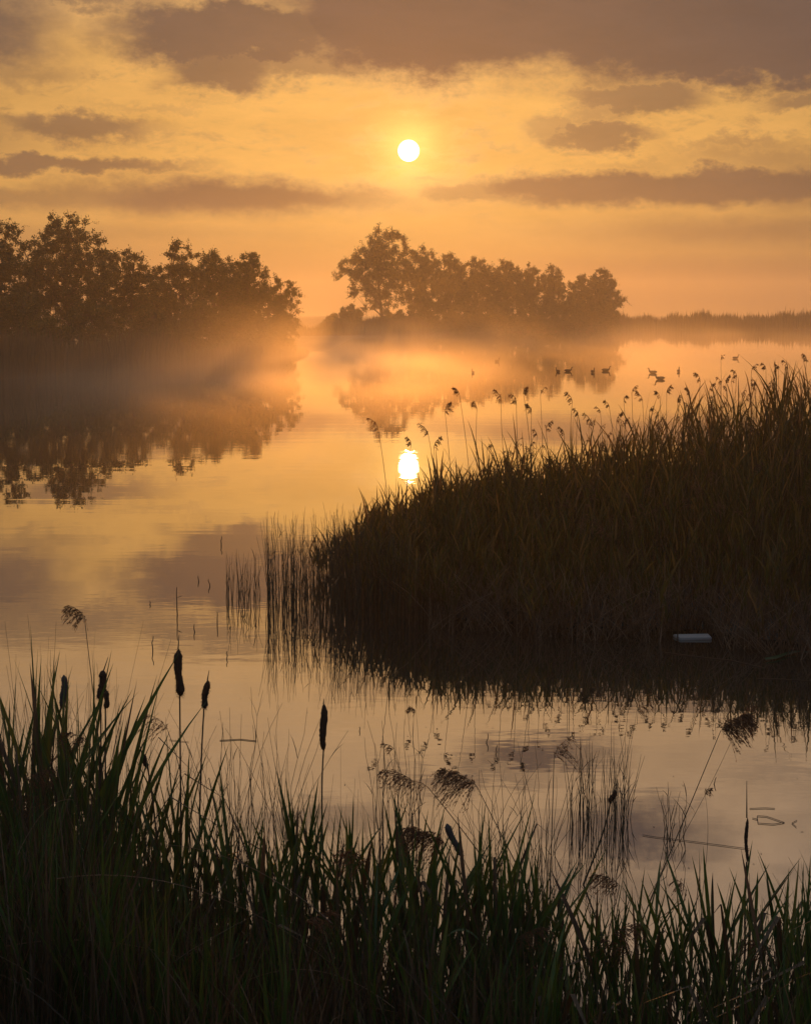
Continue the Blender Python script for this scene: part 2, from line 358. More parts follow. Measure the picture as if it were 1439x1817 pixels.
if MIST:
    ms, mm, mq, mv = vol_box('mist', (-60, 30, .01), (110, 330, 5.0))
    mv.inputs['Color'].default_value = (.96, .87, .74, 1); mv.inputs['Anisotropy'].default_value = .80
    geo = mq.new('ShaderNodeNewGeometry'); s = mq.new('ShaderNodeSeparateXYZ'); mm.node_tree.links.new(geo.outputs['Position'], s.inputs[0])
    nz = mq.noise(mq.xyz(mq.m('MULTIPLY', s.outputs[0], .10), mq.m('MULTIPLY', s.outputs[1], .035), mq.m('MULTIPLY', s.outputs[2], .25)), 1.0, 2, .6)
    patch = mq.smooth(nz, .40, .64, .08, 1.9)
    prof = mq.m('EXPONENT', mq.m('MULTIPLY', s.outputs[2], -1.1))
    bank_ = mq.m('ADD', mq.m('POWER', mq.m('DIVIDE', mq.m('ADD', s.outputs[0], 2.8), 5.6), 2.0), mq.m('POWER', mq.m('DIVIDE', mq.m('SUBTRACT', s.outputs[1], 84.0), 36.0), 2.0))
    bank_ = mq.m('ADD', mq.smooth(s.outputs[0], -9.0, 10.0, .38, .24), mq.m('MULTIPLY', mq.m('EXPONENT', mq.m('MULTIPLY', bank_, -1.0)), 2.0))
    bank_ = mq.m('MULTIPLY', bank_, mq.smooth(s.outputs[1], 140.0, 260.0, 1.0, .04))
    patch = mq.m('MULTIPLY', patch, bank_)
    gain = mq.smooth(s.outputs[1], 33.0, 76.0, 0.0, 1.0)
    mm.node_tree.links.new(mq.m('MULTIPLY', mq.m('MULTIPLY', mq.m('MULTIPLY', patch, prof), gain), .030), mv.inputs['Density'])
    mm.cycles.volume_step_rate = .25 if hasattr(mm.cycles, 'volume_step_rate') else 1

# ------------------------------------------------------------------ trees
def make_tree(name, label, cat, px, ptop, hw, Y, group, base_f=.18, crown_w=None, leaf=.16, dens=1.0, seed=0, trunk=True, droop=0.0, shape=1.0, lean=0.0):
    rg = np.random.default_rng(seed + 100)
    X0 = xat(px, Y); H = at(px, ptop, Y)[2] - .2; rw = hw / F * Y
    root = empty(name, (X0, Y, .2)); tag(root, label, cat, group)
    o = np.array([X0, Y, .2]); z0 = H * base_f if trunk else -.55 * H
    # trunk
    k = 7; t = np.linspace(0, 1, k); tr = o + np.stack([lean * rw * t ** 1.3 + .12 * np.sin(t * 5 + seed) * rw * .4, .1 * rw * np.cos(t * 4 + seed), t * H * .82], -1)
    r0 = max(.05, H * .019)
    wood = MB(); wood.add(*tubes(tr[None], (r0 * (1.05 - t * .9))[None], np.array([.5]), 7))
    # clumps: points in an uneven envelope
    nc = int(150 * dens * (1 + rw / 5))
    u = rg.normal(size=(nc * 3, 3)); u /= np.linalg.norm(u, axis=1, keepdims=True)
    rad = rg.uniform(0, 1, nc * 3) ** .42
    lump = 1 + .22 * np.sin(u[:, 0] * 5 + seed) * np.cos(u[:, 2] * 6 + seed * 2) + .13 * np.sin(u[:, 1] * 9 + u[:, 2] * 7 + seed)
    zz = (H - z0) / 2
    tw = H * .07
    C = np.stack([u[:, 0] * rad * lump * rw * .88, u[:, 1] * rad * lump * rw * .8, u[:, 2] * rad * zz * (.93 + .0 * lump)], -1)
    C[:, 0] *= 1 - .25 * shape * np.clip(C[:, 2] / zz, 0, 1) ** 1.5
    C = C + o + np.array([lean * rw * .6, 0, z0 + zz - .02 * H]); C = C[C[:, 2] > max(.25, z0 * .8)][:nc]
    # limbs: from the trunk to sub-centres, then twigs to clumps
    nl = 9 if trunk else 12
    ti = np.sort(rg.uniform(.12, .8, nl)); start = np.stack([np.interp(ti, t, tr[:, j]) for j in range(3)], -1)
    sub = C[rg.choice(len(C), nl, replace=False)]; sub = sub[np.argsort(sub[:, 2])]
    s = np.linspace(0, 1, 6)[None, :, None]
    mid = (start + sub) / 2 + np.array([0, 0, .06 * H]) 
    P = (1 - s) ** 2 * start[:, None] + 2 * s * (1 - s) * mid[:, None] + s ** 2 * sub[:, None]
    wood.add(*tubes(P, np.broadcast_to(r0 * .42 * (1.05 - .85 * s[..., 0]), P.shape[:2]), np.full(nl, .5), 5))
    allp = P.reshape(-1, 3)
    near_i = np.argmin(((C[:, None] - allp[None]) ** 2).sum(-1) + 4 * (allp[None, :, 2] > C[:, None, 2]), axis=1); st = allp[near_i]
    s4 = np.linspace(0, 1, 4)[None, :, None]; md = (st + C) / 2 + np.array([0, 0, .03 * H])
    P2 = (1 - s4) ** 2 * st[:, None] + 2 * s4 * (1 - s4) * md[:, None] + s4 ** 2 * C[:, None]
    wood.add(*tubes(P2, np.broadcast_to(r0 * .14 * (1.1 - .8 * s4[..., 0]), P2.shape[:2]), np.full(len(C), .5), 3))
    # twigs from clumps
    nt = 7; out = C - (o + np.array([0, 0, H * .45])); out /= np.linalg.norm(out, axis=1, keepdims=True) + 1e-6
    B = np.repeat(C, nt, 0); D = np.repeat(out, nt, 0) * .55 + rg.normal(size=(len(B), 3)) * .5 + np.array([0, 0, .6]); D /= np.linalg.norm(D, axis=1, keepdims=True)
    L = (.35 + rg.exponential(.38, len(B)).clip(0, 1.5)) * tw * .95
    s3 = np.linspace(0, 1, 5)[None, :, None]
    T = B[:, None] + D[:, None] * L[:, None, None] * s3 - np.array([0, 0, 1.]) * (L[:, None, None] * (.25 + droop) * s3 ** 2.2)
    wood.add(*tubes(T, np.broadcast_to(.011 * Y / 100 * (1.2 - s3[..., 0]), T.shape[:2]) * np.ones((len(T), 1)), np.full(len(T), .5), 3))
    wood.build('trunk', M['bark'], root)
    # leaves along twigs
    nlf = 19
    tt = rg.uniform(.1, 1.05, (len(T), nlf)); f = np.clip(tt * 4, 0, 3.999); i = f.astype(int); fr = (f - i)[..., None]
    ar = np.arange(len(T))[:, None]; Pp = T[ar, i] * (1 - fr) + T[ar, i + 1] * fr
    Dd = (T[ar, i + 1] - T[ar, i]); Dd /= np.linalg.norm(Dd, axis=-1, keepdims=True) + 1e-9
    Dd = Dd * .7 + rg.normal(size=Dd.shape) * .6 + np.array([0, 0, -.25 - droop])
    Pp = Pp.reshape(-1, 3) + rg.normal(size=(Pp.shape[0] * nlf, 3)) * leaf * .35; Dd = Dd.reshape(-1, 3)
    n = len(Pp); sz = rg.uniform(.5, 1.35, n) * leaf * .62
    cr = MB(); cr.add(*leaves(Pp, Dd, sz, sz * .55, rg.uniform(0, 1, n), rg)); cr.build('crown', M['tree_leaf'], root)
    return root

GL = 'willows and shrubs crowding the left shore'; GC = 'misty trees on the middle spit'
make_tree('willow_tree', 'tallest dark willow on the left shore with broad domed crown', 'tree', 125, 366, 92, 101, GL, .12, seed=1, dens=1.35, leaf=.19)
make_tree('willow_tree', 'dark willow cut by the left edge of the photo beside the tallest willow', 'tree', 8, 382, 62, 97, GL, .12, seed=2, dens=1.1, leaf=.19)
make_tree('willow_tree', 'willow wholly beyond the left edge of the photo', 'tree', -120, 400, 80, 95, GL, .12, seed=22, dens=1.0, leaf=.2)
make_tree('willow_tree', 'narrow willow right of the tallest willow on the left shore', 'tree', 236, 430, 48, 104, GL, .1, seed=3, dens=1.0, leaf=.18)
make_tree('willow_tree', 'spiky topped willow in the middle of the left shore group', 'tree', 325, 420, 46, 108, GL, .1, seed=4, dens=1.05, leaf=.18)
make_tree('willow_tree', 'willow just right of the spiky topped one on the left shore', 'tree', 380, 436, 46, 111, GL, .1, seed=5, dens=1.05, leaf=.18)
make_tree('willow_tree', 'round headed willow second from the right end of the left shore', 'tree', 442, 438, 52, 113, GL, .1, seed=6, dens=1.1, leaf=.18)
make_tree('willow_tree', 'low open willow leaning over the water at the right end of the left shore', 'tree', 492, 480, 38, 116, GL, .05, seed=7, dens=.8, leaf=.17, lean=.25, shape=.4)
make_tree('willow_tree', 'willow filling the gap behind the leftmost and tallest willows', 'tree', 62, 415, 50, 106, GL, .1, seed=41, dens=.9, leaf=.18)
make_tree('willow_tree', 'willow shoulder just right of the tallest crown', 'tree', 185, 418, 40, 107, GL, .1, seed=42, dens=.8, leaf=.18)
make_tree('willow_tree', 'low willow in the dip left of the spiky topped willow', 'tree', 280, 466, 40, 110, GL, .05, seed=43, dens=.9, leaf=.18)
make_tree('willow_tree', 'low willow between the two rounded heads on the left shore', 'tree', 412, 450, 36, 115, GL, .05, seed=44, dens=.9, leaf=.18)
for i, (px, pt, hw, Y, lab) in enumerate([(30, 500, 75, 88, 'rounded shrub at the foot of the leftmost willow'), (165, 520, 70, 90, 'shrub under the tallest willow on the left shore'), (262, 535, 55, 95, 'shrub in the dip between the tall and the spiky willow'), (350, 520, 60, 100, 'shrub below the spiky topped willow'), (430, 530, 55, 105, 'shrub below the round headed willow'), (492, 560, 28, 112, 'small shrub at the tip of the left shore'), (-110, 500, 90, 85, 'shrub beyond the left edge of the photo'), (90, 560, 80, 84, 'low shrub by the water under the tallest willow'), (300, 575, 70, 94, 'low shrub by the water below the spiky willow')]):
    make_tree('shrub', lab, 'shrub', px, pt, hw, Y, GL, .0, seed=30 + i, dens=.95, leaf=.19, trunk=False, shape=.2)
make_tree('broadleaf_tree', 'tall round broadleaf tree at the left end of the middle spit', 'tree', 676, 398, 80, 228, GC, .18, seed=8, dens=.95, leaf=.34, lean=0)
make_tree('broadleaf_tree', 'second tree of the middle spit with a lower shoulder', 'tree', 748, 434, 44, 232, GC, .2, seed=9, dens=1.0, leaf=.3)
make_tree('broadleaf_tree', 'third tree from the left on the middle spit', 'tree', 797, 444, 40, 236, GC, .15, seed=10, dens=1.1, leaf=.3)
make_tree('broadleaf_tree', 'fourth tree from the left on the middle spit', 'tree', 845, 450, 42, 240, GC, .12, seed=11, dens=1.15, leaf=.3)
make_tree('broadleaf_tree', 'flat topped fifth tree from the left on the middle spit', 'tree', 898, 455, 42, 244, GC, .12, seed=12, dens=1.15, leaf=.3)
make_tree('broadleaf_tree', 'thin tree with gaps right of the flat topped one', 'tree', 940, 464, 30, 248, GC, .15, seed=13, dens=.9, leaf=.28)
make_tree('broadleaf_tree', 'slim pointed tree third from the right end of the spit', 'tree', 978, 466, 28, 252, GC, .1, seed=14, dens=1.0, leaf=.28)
make_tree('broadleaf_tree', 'bushy low tree second from the right end of the spit', 'tree', 1034, 482, 36, 256, GC, .03, seed=15, dens=1.2, leaf=.3)
make_tree('broadleaf_tree', 'dense tree at the right end of the spit with a steep edge', 'tree', 1070, 472, 32, 258, GC, .02, seed=16, dens=1.3, leaf=.3, shape=.2)
for i, (px, pt, hw, Y, lab) in enumerate([(622, 536, 32, 222, 'shrub at the foot of the tall broadleaf tree'), (752, 524, 36, 226, 'rounded shrub between the first two spit trees'), (700, 545, 36, 224, 'low shrub under the tall broadleaf tree'), (820, 530, 45, 232, 'shrub under the third and fourth spit trees'), (880, 528, 45, 238, 'shrub under the flat topped spit tree'), (950, 532, 45, 244, 'shrub under the thin spit tree'), (1010, 530, 40, 250, 'shrub left of the bushy low spit tree'), (1075, 530, 30, 254, 'shrub at the right tip of the spit'), (590, 556, 22, 214, 'smallest shrub left of the spit trees')]):
    make_tree('shrub', lab, 'shrub', px, pt, hw, Y, GC, .0, seed=60 + i, dens=.75, leaf=.32, trunk=False, shape=.1)

# ------------------------------------------------------------------ reeds along the far shores (stuff)
def reed_fringe(name, label, pts, n, depth, hfun, wd, seed, mat):
    rg = np.random.default_rng(seed); pts = np.array(pts, float)
    seg = np.linalg.norm(np.diff(pts, axis=0), axis=1); cs = np.concatenate([[0], np.cumsum(seg)])
    q = rg.uniform(0, cs[-1], n); x = np.interp(q, cs, pts[:, 0]); y = np.interp(q, cs, pts[:, 1]) 
    dd = rg.uniform(-.6, depth, n); y = y + dd; 
    nz = .78 + .16 * np.sin(x * 1.3) + .12 * np.sin(x * .37 + 2) + rg.normal(0, .1, n)
    H = hfun(x) * nz * rg.uniform(.65, 1.15, n)
    base = np.stack([x, y, np.zeros(n)], -1)
    P = blade_curves(base, H, rg.uniform(0, .16, n), rg.uniform(0, 6.28, n), rg.uniform(0, .05, n), 4)
    a = rg.uniform(0, 6.28, n); side = np.stack([np.cos(a), np.sin(a) * .3, a * 0], -1)
    b = MB(); b.add(*strips(P, taper(4, n, np.full(n, wd) * rg.uniform(.5, 1.2, n)), side, rg.uniform(0, 1, n)))
    o = b.build(name, mat); tag(o, label, 'reeds', None, 'stuff'); return o
shore_pts = [(x, float(shore(x))) for x in np.concatenate([np.arange(-45, -6, 1.0)])]
reed_fringe('shore_reeds', 'dim reeds lining the left shore under the willows', shore_pts, 16000, 7, lambda x: np.interp(x, [-13, -10, -8.5, -7], [1.9, 1.5, .9, .35]), .045, 3, M['far_reed'])
reed_fringe('far_reeds', 'low line of reeds along the far right shore', [(x, float(shore(x))) for x in np.arange(9, 130, 2.0)], 26000, 12, lambda x: np.interp(x, [9, 30, 60, 130], [2.2, 2.6, 2.9, 3.0]), .07, 4, M['far_reed'])
reed_fringe('spit_reeds', 'reeds along the foot of the middle spit', [(-16, 185), (-9, 192), (-5, 198), (0, 213), (9, 245), (35, 275)], 22000, 9, lambda x: 2.1 + 0 * x, .06, 5, M['far_reed'])

# ------------------------------------------------------------------ right reed bed
BPX = [540, 600, 620, 700, 760, 800, 860, 900, 1000, 1060, 1100, 1150, 1200, 1250, 1300, 1350, 1400, 1439, 1700, 2100]
BTY = [975, 948, 928, 902, 878, 862, 850, 840, 830, 814, 798, 780, 757, 738, 723, 712, 703, 693, 655, 645]
BD = np.interp(BPX, [600, 620, 800, 1000, 1200, 1439, 2100], [17.6, 18.2, 18.5, 19, 21, 21, 21])
BF = np.interp(BPX, [600, 620, 800, 1000, 1230, 1439, 2100], [16.9, 16.5, 15.9, 15.5, 15.3, 14.5, 13.5])
def bed(px):
    ty = np.interp(px, BPX, BTY); d = np.interp(px, BPX, BD); f = np.interp(px, BPX, BF)
    dep = PITCH - np.arctan((CY - ty) / F)
    return f, d, CAMH - d * np.tan(dep), dep
def bed_height(px, Y):
    f, d, Ht, dep = bed(px)
    s = np.clip((Y - f) / np.maximum(d - f, .1), 0, 1)
    lo = np.interp(px, [600, 700, 900, 1439], [.75, .7, .42, .45])
    H = lo + (Ht - lo) * s ** .8
    return np.where(Y > d, CAMH - Y * np.tan(dep), H)
def bed_sample(n, rg, back=2.0, p0=538, p1=1950, pw=1.0):
    px = p0 + (p1 - p0) * rg.uniform(0, 1, n) ** 1.15
    px = np.where(px < 740, np.where(rg.uniform(0, 1, n) < np.clip((px - 530) / 210, 0, 1) ** 1.9, px, px + 150 * rg.uniform(.6, 3, n)), px)
    f, d, _, _ = bed(px)
    f = f + .28 * np.sin(px * .031) + .2 * np.sin(px * .083 + 1) + .14 * np.sin(px * .17)
    Y = f + (d + back - f) * rg.uniform(0, 1, n) ** pw
    x = np.array([(a - CX) / F * (b * math.cos(PITCH) + CAMH * math.sin(PITCH)) for a, b in zip(px, Y)])
    return px, Y, x
rb = np.random.default_rng(11)
# mud under the bed
pxs = np.linspace(740, 1950, 60); rows = np.linspace(0, 1, 8)
V = []
for s in rows:
    for p in pxs:
        f, d, _, _ = bed(p); Yy = f + .45 + (d + 1.6 - f) * s
        V.append((xat(p, Yy), Yy, .015 + .10 * math.sin(math.pi * min(1, s * 1.2)) * min(1, (p - 600) / 200) + .01 * math.sin(p)))
V = np.array(V); i = np.arange(len(V)).reshape(8, 60); q = np.stack([i[:-1, :-1], i[:-1, 1:], i[1:, 1:], i[1:, :-1]], -1).reshape(-1, 4)
b = MB(); b.add(V, q); tag(b.build('mud_bank', M['mud'], smooth=True), kind='structure')
# green-brown leafy reeds
n = 15500; px, Yv, xv = bed_sample(n, rb, pw=.72); H = bed_height(px, Yv) * (.40 + .68 * rb.uniform(0, 1, n) ** 1.25) * (1 + .06 * np.sin(px * .05 + Yv) + .06 * np.sin(px * .13 + 2 * Yv) + .05 * np.sin(px * .31))
H = np.maximum(H, .25)
base = np.stack([xv, Yv, np.zeros(n)], -1)
P = blade_curves(base, H, np.abs(rb.normal(0, .13, n)), rb.uniform(0, 6.28, n), rb.uniform(0, .04, n), 5, 1.7)
b = MB(); b.add(*tubes(P, np.broadcast_to(np.array([.0035, .0032, .003, .0025, .001]), (n, 5)), rb.uniform(0, 1, n), 3))
tag(b.build('reed_stems', M['dead_reed']), 'packed dry reed stems of the right reed bed', 'reeds', None, 'stuff')
nl = 44000; idx = rb.integers(0, n, nl); tt = rb.uniform(.25, .95, nl) ** .8; f4 = np.clip(tt * 4, 0, 3.999); ii = f4.astype(int); fr = (f4 - ii)[:, None]
st = P[idx, ii] * (1 - fr) + P[idx, ii + 1] * fr; L = rb.uniform(.22, .62, nl) * np.clip(H[idx] / 1.2, .5, 1.3)
# keep leaf tips under the outline of the bed
Pl = blade_curves(st, L, rb.uniform(.15, .65, nl), rb.uniform(0, 6.28, nl), rb.uniform(0, .22, nl), 5, 1.4)
b = MB(); sa = rb.uniform(0, 6.28, nl)
b.add(*strips(Pl, taper(5, nl, rb.uniform(.0035, .0075, nl) * (.8 + .8 * (tt > .6)), .35), np.stack([np.cos(sa), np.sin(sa), 0 * sa], -1), np.clip(tt * .8 + rb.uniform(-.3, .3, nl), 0, 1)))
tag(b.build('reed_leaves', M['reed_leaf']), 'green brown leaves of the right reed bed', 'reeds', None, 'stuff')
# broken dead stalks leaning at the water's edge
n = 1500; px = rb.uniform(760, 1900, n); f, d, _, _ = bed(px); Yv = f + rb.uniform(-.25, .6, n); Yv = np.where((px > 1180) & (px < 1280), np.maximum(Yv, f + .35), Yv)
xv = (px - CX) / F * (Yv * math.cos(PITCH) + CAMH * math.sin(PITCH))
P = blade_curves(np.stack([xv, Yv, np.zeros(n)], -1), rb.uniform(.25, .75, n), rb.uniform(.1, .95, n), rb.uniform(0, 6.28, n), rb.uniform(0, .2, n), 4, 1.1)
b = MB(); b.add(*tubes(P, np.broadcast_to(np.array([.004, .004, .003, .002]), (n, 4)), rb.uniform(.5, 1, n), 3))
tag(b.build('broken_reeds', M['dead_reed']), 'pale broken stalks leaning at the edge of the right reed bed', 'reeds', None, 'stuff')
# thin stems standing in open water left of the bed
def water_stems(name, label, px0, px1, Y0, Y1, n, hlo, hhi, seed, r=.003, wig=.02, lean=.08):
    rg = np.random.default_rng(seed); px = rg.uniform(px0, px1, n); Yv = rg.uniform(Y0, Y1, n)
    xv = (px - CX) / F * (Yv * math.cos(PITCH) + CAMH * math.sin(PITCH))
    H = rg.uniform(hlo, hhi, n)
    P = blade_curves(np.stack([xv, Yv, np.full(n, -.05)], -1), H, np.abs(rg.normal(0, lean, n)), rg.uniform(0, 6.28, n), rg.uniform(0, .03, n), 7, 1.5)
    P[:, 1:, :2] += rg.normal(0, wig * .35, (n, 6, 2)) * H[:, None, None]
    b = MB(); b.add(*tubes(P, np.full((n, 7), r) * np.linspace(1.1, .4, 7), rg.uniform(0, 1, n), 3))
    m = n // 2; ix = rg.integers(0, n, m); k = rg.integers(2, 6, m); L = rg.uniform(.06, .2, m)
    Pl = blade_curves(P[ix, k], L, rg.uniform(.2, .8, m), rg.uniform(0, 6.28, m), rg.uniform(0, .3, m), 4, 1.3); sa = rg.uniform(0, 6.28, m)
    b.add(*strips(Pl, taper(4, m, np.full(m, r * 1.1), .3), np.stack([np.cos(sa), np.sin(sa), 0 * sa], -1), rg.uniform(0, 1, m)))
    tag(b.build(name, M['stem']), label, 'stems', None, 'stuff')
water_stems('water_reeds', 'thin reed stems in open water left of the reed bed', 474, 640, 16.3, 18.2, 300, .45, 1.0, 21)
water_stems('water_reeds', 'dense thin reeds at the left tip of the reed bed', 585, 730, 16.0, 17.8, 230, .6, 1.1, 23)
water_stems('water_reeds', 'small separate cluster of thin stems furthest left in the water', 400, 462, 16.9, 17.8, 46, .3, .62, 22)
water_stems('rush_clump', 'wiry rush stems standing in open water right of centre', 1005, 1125, 9.2, 10.1, 70, .3, .62, 24, .0022, .015, .12)
water_stems('rush_clump', 'small clump of crooked stems in the water near the right', 1180, 1215, 9.3, 9.6, 12, .2, .42, 25, .0024, .05, .15)
water_stems('rush_clump', 'tangled twiggy stems left of the big dark plume', 660, 745, 8.8, 9.6, 26, .45, .85, 26, .0024, .03, .15)
water_stems('rush_clump', 'fine stems rising right of the two standing cattails', 380, 520, 8.6, 9.4, 46, .5, .98, 27, .0022, .02, .22)
water_stems('rush_clump', 'fine arching stems right of the big dark plume', 850, 985, 8.3, 9.2, 34, .4, .75, 28, .002, .02, .3)

# ------------------------------------------------------------------ plumed reeds (things)
def curve_pts(p0, p1, bow, k=12, side=(1, 0, 0)):
    t = np.linspace(0, 1, k)[:, None]; return p0 * (1 - t) + p1 * t + np.array(side) * bow * (4 * t * (1 - t)) * (.4 + .6 * t)
def plume_mesh(rg, p, direction, size, side, nb=26, ns=7, sp=.012, thin=.0008, along=.4, ln=1.0):
    """one-sided drooping panicle: rachis from p along direction, branchlets falling to side (+1/-1 in x)"""
    b = MB(); k = 8; t = np.linspace(0, 1, k)[:, None]; d = np.array(direction, float); d /= np.linalg.norm(d)
    rach = p + d * size * t + np.array([side * .45, 0, -.25]) * size * t ** 2
    b.add(*tubes(rach[None], np.full((1, k), thin * 1.8), np.array([.3]), 3))
    tb = rg.uniform(.0, 1, nb); Bp = np.stack([np.interp(tb, t[:, 0], rach[:, j]) for j in range(3)], -1)
    L = ln * size * (.22 + .5 * np.sin(np.pi * (tb * .75 + .2))) * rg.uniform(.6, 1.15, nb)
    dv = d[None] * along + np.array([side * .42, 0, .05])[None] + rg.normal(0, .34, (nb, 3)); dv /= np.linalg.norm(dv, axis=1, keepdims=True)
    u = np.linspace(0, 1, 6)[None, :, None]
    Bc = Bp[:, None] + dv[:, None] * L[:, None, None] * u * .8 + np.array([side * .25, 0, -.85]) * L[:, None, None] * u ** 1.9
    b.add(*tubes(Bc, np.full((nb, 6), thin), rg.uniform(0, 1, nb), 3))
    tt = rg.uniform(.15, 1, (nb, ns)); f = np.clip(tt * 5, 0, 4.999); i = f.astype(int); fr = (f - i)[..., None]; ar = np.arange(nb)[:, None]
    C = (Bc[ar, i] * (1 - fr) + Bc[ar, i + 1] * fr).reshape(-1, 3); D = (Bc[ar, i + 1] - Bc[ar, i]); D /= np.linalg.norm(D, axis=-1, keepdims=True) + 1e-9
    D = D.reshape(-1, 3) + rg.normal(0, .3, (nb * ns, 3)); m = len(C)
    b.add(*leaves(C, D, rg.uniform(.8, 1.5, m) * sp, np.full(m, sp * .3), rg.uniform(0, 1, m), rg))
    return b
def plumed_reed(label, group, top, base, bow, size, side, rg, direction=None, nb=26, ns=7, sp=.012, r=.0028, nleaf=2, thin=.0008, mat='plume', name='plumed_reed', pk={}):
    top = np.array(top, float); base = np.array(base, float)
    root = empty(name, tuple(base)); tag(root, label, 'reed', group)
    P = curve_pts(base, top, bow); k = len(P)
    b = MB(); b.add(*tubes(P[None], np.linspace(r, r * .45, k)[None], np.array([.4]), 5)); b.build('stem', M['stem'], root)
    d = P[-1] - P[-2] if direction is None else np.array(direction, float)
    plume_mesh(rg, P[-1], d, size, side, nb, ns, sp, thin, **pk).build('plume', M[mat], root)
    for j in range(nleaf):
        t = rg.uniform(.25, .75); i = int(t * (k - 1)); L = np.array([rg.uniform(.08, .17)]) * (np.linalg.norm(top - base) / 1.5 + .2)
        Pl = blade_curves(P[i][None], L, rg.uniform(.3, .8, 1), rg.choice([0.2, 2.9], 1) + rg.normal(0, .4, 1), rg.uniform(0, .25, 1), 6, 1.3)
        b = MB(); b.add(*strips(Pl, taper(6, 1, np.array([min(r * 2.2, .0055)]), .3), np.array([[0.3, .9, 0.]]), np.array([.6]))); b.build('leaf', M['reed_leaf'], root)
    return root
LMB = [(670, 'the lone left plume'), (728, 'the sun glint'), (795, 'the two small plumes'), (840, 'the leftmost duck'), (882, 'the small far duck'), (932, 'the dark upright plume'), (990, 'the first of four ducks'), (1030, 'the double headed plume'), (1075, 'the last of four ducks'), (1120, 'the tight plume bunch'), (1171, 'the nearest dark duck'), (1204, 'the rounded resting duck'), (1250, 'the tall plume mid crest'), (1305, 'the farthest duck'), (1360, 'the dense bank crest'), (1430, 'the highest plume')]
def where_b(px):
    k = min(LMB, key=lambda q: abs(q[0] - px)); d = px - k[0]
    return ('below ' if abs(d) < 6 else 'just right of ' if 0 < d < 14 else 'a little right of ' if d > 0 else 'just left of ' if d > -14 else 'a little left of ') + k[1]
def ltxt(px, sd, py): 
    over = np.interp(px, BPX, BTY) - py
    return ('tall' if over > 60 else 'mid height' if over > 25 else 'short') + ' reed, plume drooping ' + ('left ' if sd < 0 else 'right ') + where_b(px)
GB = 'plumed reeds rising above the right reed bed'
rg = np.random.default_rng(5)
bank = [(668, 752, 17.6, -1, 700), (726, 782, 17.8, -1, 722), (757, 762, 18.0, -1, 790), (773, 786, 18.0, 1, 765), (793, 724, 18.3, 1, 815), (812, 690, 18.4, -1, 846), (843, 716, 18.5, -1, 862),
 (886, 702, 18.6, -1, 925), (913, 705, 18.6, -1, 930), (932, 690, 18.6, 1, 948), (940, 722, 18.7, -1, 955), (972, 757, 18.8, 1, 982), (1012, 706, 19.0, -1, 1022), (1022, 728, 19.0, -1, 1030), (998, 762, 19, -1, 1010),
 (1045, 742, 19.3, -1, 1052), (1078, 712, 19.5, -1, 1098), (1097, 738, 19.6, 1, 1102), (1110, 703, 19.8, 1, 1115), (1124, 690, 20, 1, 1128), (1137, 702, 20, -1, 1140), (1168, 696, 20.2, -1, 1160), (1186, 688, 20.3, 1, 1176),
 (1205, 703, 20.5, 1, 1200), (1221, 690, 20.5, -1, 1225), (1239, 666, 20.6, -1, 1243), (1262, 682, 20.7, 1, 1258), (1276, 672, 20.8, -1, 1280), (1291, 668, 20.8, 1, 1288), (1304, 660, 20.8, -1, 1306), (1336, 652, 20.9, 1, 1330),
 (1356, 646, 21, -1, 1358), (1376, 652, 21, 1, 1372), (1395, 645, 21, -1, 1398), (1428, 630, 21, -1, 1430)]
blabel = {0: 'lone plumed reed leaning left at the tip of the right reed bed', 1: 'plumed reed just above the sun glint on the water', 5: 'tallest plumed reed left of the four bowed ones over the reed bed', 12: 'big drooping plume with a double head over the middle of the reed bed', 34: 'highest plume at the right edge of the photo'}
for i, (px, py, Y, sd_, bp) in enumerate(bank):
    lab = blabel.get(i, ltxt(px, sd_, py))
    T = at(px - sd_ * 3, py + 10, Y); B = np.array([xat(bp, Y), Y, 0])
    plumed_reed(lab, GB, T, B, rg.uniform(-.06, .06), rg.uniform(.10, .17), sd_, rg, nb=int(rg.integers(9, 18)), ns=8, sp=.021, r=.0046, nleaf=2, thin=.0017, pk=dict(along=.75, ln=.62))
for i in range(64):
    px = rg.uniform(840, 1440); 
    f, d, Ht, _ = bed(px); Y = d + rg.uniform(-.8, .6); py = np.interp(px, BPX, BTY) - rg.exponential(22)
    T = at(px, py, Y); B = np.array([xat(px + rg.uniform(-25, 25), Y), Y, 0])
    sd_ = int(rg.choice([-1, 1])); plumed_reed(ltxt(px, sd_, py), GB, T, B, rg.uniform(-.06, .06), rg.uniform(.07, .15), sd_, rg, nb=int(rg.integers(6, 13)), ns=6, sp=.019, r=.0040, nleaf=3, thin=.0015, pk=dict(along=.75, ln=.62))
# plumes caught low among the reeds
for i in range(34):
    px = rg.uniform(1000, 1440); f, d, Ht, _ = bed(px); Y = f + (d - f) * rg.uniform(.25, .7)
    H = float(bed_height(px, Y)) * rg.uniform(.95, 1.12); T = np.array([xat(px, Y, H), Y, H]); B = np.array([xat(px + rg.uniform(-20, 20), Y), Y, 0])
    plumed_reed('pale plume sunk ' + ('low' if Y < f + (d - f) * .48 else 'high') + ' among bank leaves ' + where_b(px), 'plumed reeds sunk among the right reed bed', T, B, rg.uniform(-.04, .04), rg.uniform(.09, .15), rg.choice([-1, 1]), rg, nb=12, ns=5, sp=.022, r=.003, nleaf=1, thin=.0016)

